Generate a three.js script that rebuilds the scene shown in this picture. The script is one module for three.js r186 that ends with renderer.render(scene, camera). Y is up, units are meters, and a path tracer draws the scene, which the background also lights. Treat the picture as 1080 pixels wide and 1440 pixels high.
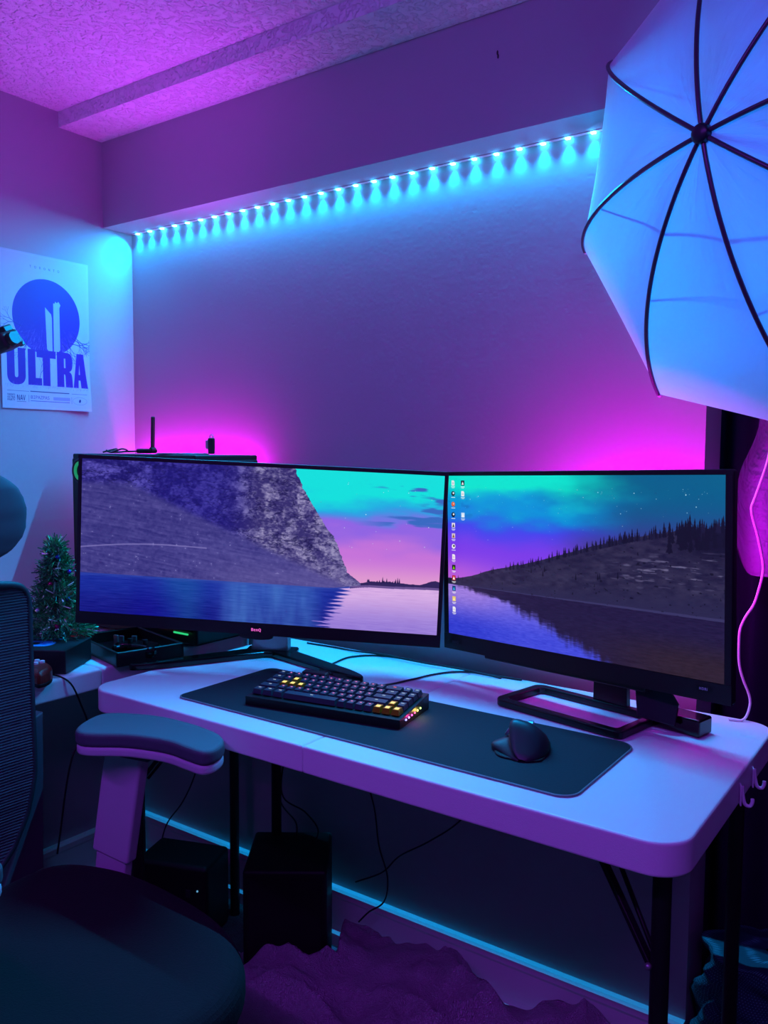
import * as THREE from 'three';
import { RoundedBoxGeometry } from 'three/addons/geometries/RoundedBoxGeometry.js';
import { mergeGeometries } from 'three/addons/utils/BufferGeometryUtils.js';
import { RectAreaLightUniformsLib } from 'three/addons/lights/RectAreaLightUniformsLib.js';

// ---------------------------------------------------------------- camera, light, exposure
RectAreaLightUniformsLib.init();
const scene = new THREE.Scene();
scene.background = new THREE.Color(0, 0, 0);
const V = (x, y, z) => new THREE.Vector3(x, y, z);
const camera = new THREE.PerspectiveCamera(62.86, 1080 / 1440, 0.02, 30);
camera.position.set(2.0421, 1.24, 1.6);
camera.up.set(-0.04805, 0.99724, -0.05661);
camera.lookAt(2.0421 - 0.57759, 1.24 - 0.07398, 1.6 - 0.81296);
const renderer = new THREE.WebGLRenderer({ antialias: true });
renderer.toneMapping = THREE.LinearToneMapping;
renderer.toneMappingExposure = 1.0;
renderer.shadowMap.enabled = true;
const LIGHT = {
  cyan: new THREE.Color().setRGB(0.0, 0.4, 1.0),
  magenta: new THREE.Color().setRGB(1.0, 0.0, 1.0),
  violet: new THREE.Color().setRGB(0.62, 0.02, 1.0),
  blue: new THREE.Color().setRGB(0.0, 0.2, 1.0),
  purple: new THREE.Color().setRGB(0.36, 0.05, 1.0),
  strip: 0.52, backRight: 70, backLeft: 66, backSide: 20, towerFan: 2.5, roomStrip: 88, chip: 60, studio: 0.55,
};
function rectLight(name, color, intensity, w, h, pos, dir, along = new THREE.Vector3(1, 0, 0)) { // w runs along "along", light leaves towards dir
  const l = new THREE.RectAreaLight(color, intensity, w, h), x = along.clone().normalize();
  const z = dir.clone().negate().addScaledVector(x, dir.dot(x)).normalize();
  l.quaternion.setFromRotationMatrix(new THREE.Matrix4().makeBasis(x, z.clone().cross(x), z));
  l.name = name; l.position.copy(pos); scene.add(l);
  return l;
}

// ---------------------------------------------------------------- helpers
let seed = 7;
const rnd = () => { seed = (seed * 1664525 + 1013904223) >>> 0; return seed / 4294967296; };
const rr = (a, b) => a + (b - a) * rnd();
const hash = (x, y) => { let h = (x * 374761393 + y * 668265263) | 0; h = Math.imul(h ^ (h >>> 13), 1274126177); return ((h ^ (h >>> 16)) >>> 0) / 4294967296; };
function vnoise(x, y, per = 0) {
  const xi = Math.floor(x), yi = Math.floor(y), fx = x - xi, fy = y - yi;
  const w = (a) => (per ? ((a % per) + per) % per : a);
  const u = fx * fx * (3 - 2 * fx), v = fy * fy * (3 - 2 * fy);
  const a = hash(w(xi), w(yi)), b = hash(w(xi + 1), w(yi)), c = hash(w(xi), w(yi + 1)), d = hash(w(xi + 1), w(yi + 1));
  return a + (b - a) * u + (c - a) * v + (a - b - c + d) * u * v;
}
function fbm(x, y, o = 4, per = 0) { let s = 0, a = 0.5, n = 0; for (let i = 0; i < o; i++) { s += a * vnoise(x, y, per); n += a; x *= 2; y *= 2; per *= 2; a *= 0.5; } return s / n; }
const clamp = (v, a = 0, b = 1) => Math.min(b, Math.max(a, v));
const smooth = (a, b, v) => { const t = clamp((v - a) / (b - a)); return t * t * (3 - 2 * t); };
const mix = (a, b, t) => a + (b - a) * t;
const mix3 = (a, b, t) => [mix(a[0], b[0], t), mix(a[1], b[1], t), mix(a[2], b[2], t)];

function grayTex(n, fn, rep = 1) {
  const d = new Uint8Array(n * n * 4);
  for (let y = 0; y < n; y++) for (let x = 0; x < n; x++) { const v = clamp(fn(x / n, y / n)) * 255; const k = (y * n + x) * 4; d[k] = d[k + 1] = d[k + 2] = v; d[k + 3] = 255; }
  const t = new THREE.DataTexture(d, n, n); t.magFilter = THREE.LinearFilter; t.minFilter = THREE.LinearFilter;
  t.wrapS = t.wrapT = THREE.RepeatWrapping; t.repeat.set(rep, rep); t.needsUpdate = true; return t;
}
function canvasTex(w, h, draw) {
  const c = document.createElement('canvas'); c.width = w; c.height = h;
  draw(c.getContext('2d'), w, h);
  const t = new THREE.CanvasTexture(c); t.colorSpace = THREE.SRGBColorSpace; return t;
}
const std = (color, roughness = 0.6, metalness = 0, extra = {}) => new THREE.MeshStandardMaterial({ color, roughness, metalness, ...extra });
const glow = (rgb, k) => new THREE.MeshStandardMaterial({ color: 0x101010, roughness: 0.5, emissive: new THREE.Color().setRGB(...rgb), emissiveIntensity: k });

function metric(g) { // uv in metres from the dominant axis of the normal
  g = g.index ? g.toNonIndexed() : g;
  const p = g.attributes.position, n = g.attributes.normal, uv = new Float32Array(p.count * 2);
  for (let i = 0; i < p.count; i++) {
    const ax = Math.abs(n.getX(i)), ay = Math.abs(n.getY(i)), az = Math.abs(n.getZ(i));
    const x = p.getX(i), y = p.getY(i), z = p.getZ(i);
    const [a, b] = ax > ay && ax > az ? [z, y] : ay > az ? [x, z] : [x, y];
    uv[2 * i] = a; uv[2 * i + 1] = b;
  }
  g.setAttribute('uv', new THREE.BufferAttribute(uv, 2)); return g;
}
const used = {};
const numbered = (n) => { const k = used[n] = (used[n] || 0) + 1; return k === 1 ? n : n + '_' + String(k - 1).padStart(3, '0'); };
function finish(m) { m.castShadow = true; m.receiveShadow = true; return m; }
function part(parent, name, geo, mat, pos, rot) {
  const m = finish(new THREE.Mesh(geo, mat)); m.name = name;
  if (pos) m.position.set(...pos); if (rot) m.rotation.set(...rot);
  parent.add(m); return m;
}
function thing(name, label, category, pos = [0, 0, 0], turn = 0, group) {
  const o = new THREE.Group(); o.name = numbered(name); o.position.set(...pos); o.rotation.y = turn;
  o.userData = { label, category }; if (group) o.userData.group = group; scene.add(o); return o;
}
function single(name, label, category, geo, mat, pos = [0, 0, 0], rot, group) {
  const m = part(scene, numbered(name), geo, mat, pos, rot); m.userData = { label, category }; if (group) m.userData.group = group; return m;
}
function struct(name, label, category, geo, mat, pos, rot) {
  const m = part(scene, name, geo, mat, pos, rot); m.userData = { kind: 'structure', label, category }; return m;
}
const bx = (w, h, d) => new THREE.BoxGeometry(w, h, d);
const rb = (w, h, d, r = 0.005, s = 3) => new RoundedBoxGeometry(w, h, d, s, Math.min(r, w / 2.01, h / 2.01, d / 2.01));
const span = (x0, x1, y0, y1, z0, z1) => { const g = bx(x1 - x0, y1 - y0, z1 - z0); g.translate((x0 + x1) / 2, (y0 + y1) / 2, (z0 + z1) / 2); return metric(g); };
function tube(pts, r, seg = 40, rad = 8, closed = false) {
  const c = new THREE.CatmullRomCurve3(pts.map((p) => V(...p)), closed, 'centripetal');
  return new THREE.TubeGeometry(c, seg, r, rad, closed);
}
function rod(a, b, r0, r1 = r0, n = 12) {
  const A = V(...a), B = V(...b), d = B.clone().sub(A), g = new THREE.CylinderGeometry(r1, r0, d.length(), n);
  g.applyQuaternion(new THREE.Quaternion().setFromUnitVectors(V(0, 1, 0), d.clone().normalize()));
  g.translate((A.x + B.x) / 2, (A.y + B.y) / 2, (A.z + B.z) / 2); return g;
}
function bar(a, b, w, h, r = 0.002) { // rounded bar from a to b, w across, h up
  const A = V(...a), B = V(...b), d = B.clone().sub(A), L = d.length(); const g = rb(w, h, L, r, 2);
  const z = d.normalize(), up = Math.abs(z.y) > 0.95 ? V(1, 0, 0) : V(0, 1, 0), x = V().crossVectors(up, z).normalize(), y = V().crossVectors(z, x);
  g.applyMatrix4(new THREE.Matrix4().makeBasis(x, y, z)); g.translate((A.x + B.x) / 2, (A.y + B.y) / 2, (A.z + B.z) / 2); return g;
}
function slab(shape, thick, bevel = 0.004, seg = 3, curve = 24) { // outline in x,z; rises from y=0
  const g = new THREE.ExtrudeGeometry(shape, { depth: thick - 2 * bevel, bevelEnabled: bevel > 0, bevelThickness: bevel, bevelSize: bevel, bevelOffset: -bevel, bevelSegments: seg, curveSegments: curve });
  g.rotateX(Math.PI / 2); g.translate(0, thick - bevel, 0); return g; // shape (x,y) -> (x, z=y)
}
function rrShape(x0, x1, y0, y1, r00, r10, r11, r01) { // radii at (x0,y0) (x1,y0) (x1,y1) (x0,y1)
  const s = new THREE.Shape();
  s.moveTo(x0 + r00, y0); s.lineTo(x1 - r10, y0); if (r10) s.absarc(x1 - r10, y0 + r10, r10, -Math.PI / 2, 0);
  s.lineTo(x1, y1 - r11); if (r11) s.absarc(x1 - r11, y1 - r11, r11, 0, Math.PI / 2);
  s.lineTo(x0 + r01, y1); if (r01) s.absarc(x0 + r01, y1 - r01, r01, Math.PI / 2, Math.PI);
  s.lineTo(x0, y0 + r00); if (r00) s.absarc(x0 + r00, y0 + r00, r00, Math.PI, 1.5 * Math.PI); return s;
}
function smoothShape(pts) { const s = new THREE.Shape(); const c = new THREE.CatmullRomCurve3(pts.map((p) => V(p[0], p[1], 0)), true, 'centripetal'); s.setFromPoints(c.getPoints(pts.length * 6).slice(0, -1).map((p) => new THREE.Vector2(p.x, p.y))); return s; }
function grid(nu, nv, fn, closeU = false) { // surface from fn(u,v)->[x,y,z]
  const pos = [], uv = [], idx = [];
  for (let j = 0; j <= nv; j++) for (let i = 0; i <= nu; i++) { pos.push(...fn(i / nu, j / nv)); uv.push(i / nu, j / nv); }
  for (let j = 0; j < nv; j++) for (let i = 0; i < nu; i++) { const a = j * (nu + 1) + i, b = a + 1, c = a + nu + 1, d = c + 1; idx.push(a, b, d, a, d, c); }
  const g = new THREE.BufferGeometry(); g.setAttribute('position', new THREE.Float32BufferAttribute(pos, 3)); g.setAttribute('uv', new THREE.Float32BufferAttribute(uv, 2)); g.setIndex(idx); g.computeVertexNormals(); return g;
}

// ---------------------------------------------------------------- surface textures
const popcorn = grayTex(1024, (u, v) => { const n = fbm(u * 110, v * 110, 3, 110); return smooth(0.42, 0.72, n) * 0.8 + 0.2 * fbm(u * 40, v * 40, 2, 40); }, 1 / 0.9);
const plaster = grayTex(1024, (u, v) => 0.5 + 0.35 * (fbm(u * 14, v * 14, 5, 14) - 0.5) + 0.25 * (vnoise(u * 180, v * 180, 180) - 0.5) - 0.3 * smooth(0.83, 0.9, fbm(u * 30 + 3, v * 44, 4)), 1 / 1.1);
const fine = grayTex(512, (u, v) => vnoise(u * 170, v * 170, 170) * 0.6 + 0.4 * vnoise(u * 60, v * 60, 60), 1 / 0.12);
const carpetTex = grayTex(512, (u, v) => vnoise(u * 128, v * 128, 128) * 0.7 + 0.3 * fbm(u * 16, v * 16, 3, 16), 1 / 0.25);
const M = {
  ceiling: std(0xe6e4e6, 0.95, 0, { bumpMap: popcorn, bumpScale: 0.006 }),
  wall: std(0xa7a2a9, 0.75, 0, { bumpMap: plaster, bumpScale: 0.00035 }),
  beam: std(0xa7a2a9, 0.8, 0, { bumpMap: plaster, bumpScale: 0.0004 }),
  base: std(0xd8d4d4, 0.45),
  floor: std(0x2c282c, 0.95, 0, { bumpMap: carpetTex, bumpScale: 0.004 }),
  tableTop: std(0xe4e4e8, 0.42, 0, { bumpMap: fine, bumpScale: 0.00015 }),
  legMetal: std(0x1a191c, 0.45, 0.3),
  blackPlastic: std(0x0d0d0f, 0.5),
  blackGloss: std(0x060607, 0.12),
  darkGray: std(0x232327, 0.55),
  bezel: std(0x09090b, 0.55),
  silver: std(0x9a9aa0, 0.38, 0.75),
};

// ---------------------------------------------------------------- room
const RX = 3.3, RZ = 3.4, CY = 2.13, RXW = 1.628;
struct('floor', 'dark carpeted floor under the desks', 'floor', span(-0.1, RX, -0.1, 0, -0.45, RZ), M.floor);
struct('wall_back', 'pale plastered wall behind the monitors', 'wall', span(-0.1, RXW, 0, CY + 0.1, -0.11, 0), M.wall);
struct('wall_recess', 'wall behind the dark curtain in the recess', 'wall', span(RXW - 0.35, RX, 0, CY + 0.1, -0.45, -0.35), M.wall);
struct('wall_left', 'pale wall that carries the poster', 'wall', span(-0.1, 0, 0, CY + 0.1, 0, RZ), M.wall);
struct('wall_right', 'pale wall on the far right of the room', 'wall', span(RX, RX + 0.1, -0.1, CY + 0.1, -0.45, RZ), M.wall);
struct('wall_rear', 'pale wall facing the desks', 'wall', span(-0.1, RX + 0.1, -0.1, CY + 0.1, RZ, RZ + 0.1), M.wall);
struct('ceiling', 'stippled ceiling with a shallow step', 'ceiling', span(-0.1, RX + 0.1, CY, CY + 0.1, 0.232, RZ + 0.1), M.ceiling);
struct('trim_1', 'narrow lower ceiling step in front of the beam', 'ceiling', span(-0.1, RX, 2.09, CY + 0.1, 0.098, 0.232), M.ceiling);
const beam = struct('trim_2', 'deep plastered beam above the light strip', 'beam', span(-0.1, RX, 1.857, CY + 0.1, -0.11, 0.098), M.beam);
{ const chip = new THREE.SphereGeometry(0.003, 8, 6); chip.scale(0.7, 1.6, 0.3); part(beam, 'plaster_chip', chip, M.blackPlastic, [1.24, 2.004, 0.0982]); part(beam, 'plaster_chip', chip, M.blackPlastic, [1.2385, 2.011, 0.0982]); }
struct('trim_3', 'lowered ceiling over the curtain recess', 'ceiling', span(RXW - 0.35, RX, 1.95, CY + 0.1, -0.45, -0.11), M.beam);
{
  const prof = new THREE.Shape([[0, 0], [0.026, 0], [0.026, 0.03], [0.018, 0.038], [0.016, 0.05], [0.016, 0.118], [0.019, 0.125], [0.019, 0.138], [0.014, 0.143], [0, 0.143]].map((p) => new THREE.Vector2(...p)));
  const g = new THREE.ExtrudeGeometry(prof, { depth: RXW, bevelEnabled: false }); g.rotateY(Math.PI / 2);
  // after rotateY(+90): shape x -> -z, so flip
  const gb = g.clone(); gb.applyMatrix4(new THREE.Matrix4().makeScale(1, 1, -1));
  const fix = (q) => { q = q.index ? q.toNonIndexed() : q; const p = q.attributes.position; for (let i = 0; i < p.count; i += 3) { const a = [p.getX(i + 1), p.getY(i + 1), p.getZ(i + 1)]; p.setXYZ(i + 1, p.getX(i + 2), p.getY(i + 2), p.getZ(i + 2)); p.setXYZ(i + 2, ...a); } q.computeVertexNormals(); return q; };
  struct('baseboard_back', 'moulded white baseboard along the wall behind the desk', 'baseboard', fix(gb), M.base);
  const gl = new THREE.ExtrudeGeometry(prof, { depth: RZ - 0.03, bevelEnabled: false });
  struct('baseboard_left', 'moulded white baseboard along the poster wall', 'baseboard', gl, M.base, [0, 0, 0.027]);
}

// ---------------------------------------------------------------- cyan strip under the beam
{
  const o = thing('led_strip', 'cyan glowing light strip stuck under the ceiling beam', 'light strip', [0, 1.8565, 0.007]);
  part(o, 'tape', bx(1.6, 0.0012, 0.01), std(0xe8e8e8, 0.5), [0.815, -0.0006, 0]);
  const chip = rb(0.010, 0.004, 0.009, 0.0015, 2), cm = glow([0.03, 0.5, 1.0], LIGHT.chip);
  for (let i = 0; i < 30; i++) {
    const x = 0.036 + i * 0.0525;
    part(o, 'led_chip', chip, cm, [x, -0.0024, 0]);
    // every diode shines down and out from the wall
    const l = new THREE.SpotLight(LIGHT.cyan, LIGHT.strip, 0, 1.13, 1, 2); l.name = 'led_chip_light';
    l.position.set(x, 1.8505, 0.0062); l.target.position.set(x, 0.8505, 0.7762); l.shadow.radius = 0.2; l.castShadow = true; scene.add(l); scene.add(l.target);
  }
}
// purple strip across the ceiling just behind the camera
{
  const o = thing('led_strip', 'purple glowing light strip across the stippled ceiling', 'light strip', [1.6, CY - 0.001, 2.0]);
  part(o, 'tape', bx(2.2, 0.002, 0.012), std(0xe8e8e8, 0.5), [0, -0.001, 0]);
  part(o, 'led_band', rb(2.2, 0.003, 0.007, 0.001, 2), glow([0.35, 0.08, 1.0], 3), [0, -0.0035, 0]);
  rectLight('purple_strip_light', LIGHT.purple, LIGHT.roomStrip, 2.2, 0.03, V(1.6, CY - 0.012, 2.0), V(0, -1, -0.7));
}

// ---------------------------------------------------------------- desks
const YD = 0.765, TH = 0.045;
{
  const o = thing('folding_table', 'white folding table under the monitors, with rounded corners and centre seam', 'table', [0, 0, 0]);
  const x0 = 0.612, xs = 1.176, x1 = 1.775, z0 = 0.034, z1 = 0.604, r = 0.05, g = 0.0004;
  part(o, 'tabletop_panel', slab(rrShape(x0, xs - g, z0, z1, r, 0.003, 0.003, r), TH, 0.004), M.tableTop, [0, YD - TH, 0]);
  part(o, 'tabletop_panel', slab(rrShape(xs + g, x1, z0, z1, 0.003, r, r, 0.003), TH, 0.004), M.tableTop, [0, YD - TH, 0]);
  for (const [x, sx] of [[0.672, 1], [1.732, -1]]) {
    for (const z of [0.12, 0.535]) part(o, 'leg', rod([x, 0, z], [x, YD - TH, z], 0.0125), M.legMetal);
    part(o, 'crossbar', rod([x, YD - TH - 0.02, 0.12], [x, YD - TH - 0.02, 0.535], 0.009), M.legMetal);
    part(o, 'brace', bar([x + sx * 0.01, 0.565, 0.535], [x + sx * 0.125, YD - TH - 0.003, 0.49], 0.012, 0.008), M.legMetal);
    part(o, 'brace', bar([x + sx * 0.01, 0.565, 0.515], [x + sx * 0.115, YD - TH - 0.003, 0.455], 0.006, 0.006), M.legMetal);
    part(o, 'rivet', new THREE.SphereGeometry(0.005, 10, 8), M.silver, [x + sx * 0.012, 0.57, 0.545]);
  }
}
{
  const o = thing('folding_table', 'white folding table along the poster wall with clutter on it', 'table', [0, 0, 0]);
  const x0 = 0.03, x1 = 0.515, zs = 0.5, z0 = 0.03, z1 = 1.25, g = 0.001;
  part(o, 'tabletop_panel', slab(rrShape(x0, x1, z0, zs - g, 0.04, 0.04, 0.004, 0.004), TH, 0.006), M.tableTop, [0, YD - TH, 0]);
  part(o, 'tabletop_panel', slab(rrShape(x0, x1, zs + g, z1, 0.004, 0.004, 0.04, 0.04), TH, 0.006), M.tableTop, [0, YD - TH, 0]);
  for (const z of [0.07, 1.1]) {
    for (const x of [0.09, 0.475]) part(o, 'leg', rod([x, 0, z], [x, YD - TH, z], 0.0125), M.legMetal);
    part(o, 'crossbar', rod([0.09, 0.69, z], [0.475, 0.69, z], 0.009), M.legMetal);
  }
}
{ // hooks on the table end
  const hg = () => mergeGeometries([rb(0.004, 0.05, 0.022, 0.002, 2).toNonIndexed(), tube([[0.003, 0.02, 0], [0.006, -0.005, 0], [0.012, -0.024, 0], [0.022, -0.026, 0], [0.027, -0.016, 0], [0.027, -0.008, 0]], 0.0045, 24, 8).toNonIndexed()]);
  const h = hg(), m = std(0xe8e6ee, 0.3);
  for (const [z, l] of [[0.318, 'white adhesive hook on the table end, nearer the rounded front corner'], [0.236, 'white adhesive hook on the table end, nearer the curtain']]) {
    const o = single('adhesive_hook', l, 'hook', h, m, [1.7775, 0.738, z], [0, 0, 0], 'hooks on the table end');
    o.rotation.y = 0.35; o.scale.setScalar(0.62);
  }
}

// ---------------------------------------------------------------- screens' pictures
function paint(w, h, fn, after) {
  return canvasTex(w, h, (c) => {
    const im = c.createImageData(w, h), d = im.data;
    for (let y = 0; y < h; y++) for (let x = 0; x < w; x++) { const p = fn((x + 0.5) / w, (y + 0.5) / h, x, y), k = (y * w + x) * 4; d[k] = clamp(p[0], 0, 255); d[k + 1] = clamp(p[1], 0, 255); d[k + 2] = clamp(p[2], 0, 255); d[k + 3] = 255; }
    c.putImageData(im, 0, 0); if (after) after(c, w, h);
  });
}
function aurora(u, v, cloud) { // sky colours: teal on top, violet and rose lower
  let c = mix3([10, 225, 225], [20, 120, 235], smooth(0.12, 0.3, v + 0.06 * cloud));
  c = mix3(c, [120, 70, 235], smooth(0.24, 0.46, v + 0.08 * cloud));
  return mix3(c, [205, 110, 225], smooth(0.42, 0.62, v));
}
const cliffX = (v) => { const k = [[0, 0.598], [0.12, 0.622], [0.22, 0.648], [0.3, 0.672], [0.4, 0.705], [0.5, 0.728], [0.58, 0.738], [0.64, 0.752], [0.7, 0.79], [1, 0.79]]; for (let i = 1; i < k.length; i++) if (v <= k[i][0]) return mix(k[i - 1][1], k[i][1], (v - k[i - 1][0]) / (k[i][0] - k[i - 1][0])); return 0.79; };
function leftLand(u, v) {
  const edge = cliffX(v) + 0.010 * (fbm(v * 26, 3.3, 4) - 0.5) + 0.006 * (fbm(v * 90, 7.3, 2) - 0.5);
  if (u > edge) {
    const cl = fbm(u * 7, v * 9, 4) - 0.5;
    let c = mix3([20, 232, 228], [40, 170, 235], smooth(0.1, 0.27, v + 0.25 * cl));
    c = mix3(c, [150, 105, 235], smooth(0.22, 0.36, v + 0.2 * cl)); c = mix3(c, [205, 120, 225], smooth(0.36, 0.52, v + 0.15 * cl)); c = mix3(c, [232, 160, 215], smooth(0.52, 0.7, v));
    const d = smooth(0.62, 0.75, fbm(u * 9 + 4, v * 22 + 1, 4)); c = mix3(c, [60, 110, 200], d * (1 - smooth(0.3, 0.45, v)) * smooth(0.75, 0.9, u));
    const top = 0.70 - 0.016 * smooth(0.78, 0.83, u) - 0.012 * (fbm(u * 60, 4, 3) - 0.4) + 0.008 * smooth(0.86, 0.93, u) - 0.03 * smooth(0.945, 0.985, u); if (v > top) c = [50, 38, 92];
    return c;
  }
  // scree slope at left, rock face at right
  const ridge = 0.02 + 1.05 * Math.max(0, u - 0.22) + 0.05 * (fbm(u * 12, 2, 3) - 0.5);
  const rock = 1 - smooth(0.0, 0.06, v - (0.12 + 0.95 * Math.max(0, u - 0.14)));
  const n1 = fbm(u * 42, v * 17, 5), n2 = fbm(u * 26 + v * 14, v * 30 - u * 10, 5), n3 = fbm(u * 120, v * 55, 3);
  const streak = fbm(u * 16 + v * 9, (v - 0.34 * u) * 95, 4);
  const sl = 0.42 + 0.7 * (streak - 0.5) + 0.55 * (n3 - 0.5);
  let slope = mix3([34, 30, 104], [112, 104, 176], clamp(sl + 0.1 * smooth(0.2, 0.5, u)));
  slope = mix3(slope, [66, 62, 140], 0.35);
  if (n3 > 0.86) slope = mix3(slope, [150, 148, 210], 0.6);
  const crack = Math.abs(n2 - 0.5) * 2, lit = smooth(0.38, 0.62, n1) * 0.75 + 0.6 * (n2 - 0.4) + 0.7 * (n3 - 0.5);
  const right = smooth(0.36, 0.52, u);
  const n4 = fbm(u * 150 + v * 40, v * 110 - u * 60, 3); let face = mix3(mix3([30, 24, 108], [56, 48, 112], right), mix3([92, 84, 186], [156, 148, 192], right), clamp(0.75 * lit + 1.1 * (n4 - 0.42)));
  face = mix3(face, [16, 12, 62], smooth(0.1, 0.0, crack) * 0.6);
  face = mix3(face, [30, 24, 130], 0.4 * smooth(0.3, 0.12, Math.abs(u - 0.33) * 1.6) * (1 - smooth(0.35, 0.6, v)));
  let c = mix3(slope, face, rock);
  const py = 0.575 - 0.11 * u - 0.02 * Math.sin(u * 9); if (u < 0.36) c = mix3(c, [150, 140, 205], 0.6 * smooth(0.007, 0.002, Math.abs(v - py)));
  c = mix3(c, [120, 108, 170], 0.35 * smooth(0.5, 0.72, v) * smooth(0.25, 0.5, u));
  return c;
}
const waterL = (u) => 0.742 - 0.032 * smooth(0.7, 0.82, u) - 0.008 * smooth(0.84, 1, u);
const leftPic = paint(1280, 544, (u, v) => {
  const w = waterL(u);
  if (v < w) return leftLand(u, v);
  const t = (v - w) / (1 - w), rip = fbm(u * 30, v * 260, 3) - 0.5;
  const be = 0.752 - 0.07 * t + 0.02 * rip * (1 + 3 * t) + 0.015 * Math.sin(v * 260);
  let dark = mix3([26, 44, 158], [20, 22, 132], smooth(0.2, 0.9, t)); dark = mix3(dark, [70, 120, 200], 0.8 * smooth(0.36, 0.46, u) * (1 - smooth(0.62, 0.72, u)) * (0.6 + 0.8 * (fbm(u * 34, v * 3, 3) - 0.3)));
  dark = mix3(dark, [30, 110, 170], 0.45 * smooth(0.2, 0.28, u) * smooth(0.4, 0.3, u)); dark = mix3(dark, [18, 12, 150], 0.5 * smooth(0.3, 0.1, Math.abs(u - 0.22) * 3) * t);
  dark = mix3(dark, [60, 84, 178], 0.5 * smooth(0.12, 0.0, t)); dark = [dark[0] + 26 * rip, dark[1] + 26 * rip, dark[2] + 30 * rip];
  const light = mix3([222, 178, 236], [158, 130, 222], smooth(0.1, 0.95, t + 0.3 * rip));
  let c = mix3(dark, [light[0] + 40 * rip, light[1] + 40 * rip, light[2] + 20 * rip], smooth(-0.012, 0.012, u - be));
  if (t < 0.05 && u > 0.76) c = mix3(c, [60, 44, 110], 0.7);
  return c;
}, (c, w, h) => {
  c.fillStyle = '#241a4c';
  for (let i = 0; i < 16; i++) { const x = (0.8 + 0.095 * hash(i, 3)) * w, hh = (6 + 16 * hash(i, 5)), y = 0.69 * h; c.beginPath(); c.moveTo(x - 3, y); c.lineTo(x, y - hh); c.lineTo(x + 3, y); c.fill(); }
  c.fillStyle = '#d8f4ff'; for (let i = 0; i < 26; i++) { const x = (0.64 + 0.35 * hash(i, 11)) * w, y = (0.05 + 0.5 * hash(i, 13)) * h; if (x / w > cliffX(y / h) + 0.02) { c.beginPath(); c.arc(x, y, 0.8 + 0.9 * hash(i, 17), 0, 7); c.fill(); } }
});
const hillV = (u) => 0.645 - 0.10 * smooth(0, 0.3, u) * 1 - 0.2 * smooth(0.2, 0.75, u) - 0.09 * smooth(0.6, 1, u);
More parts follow.
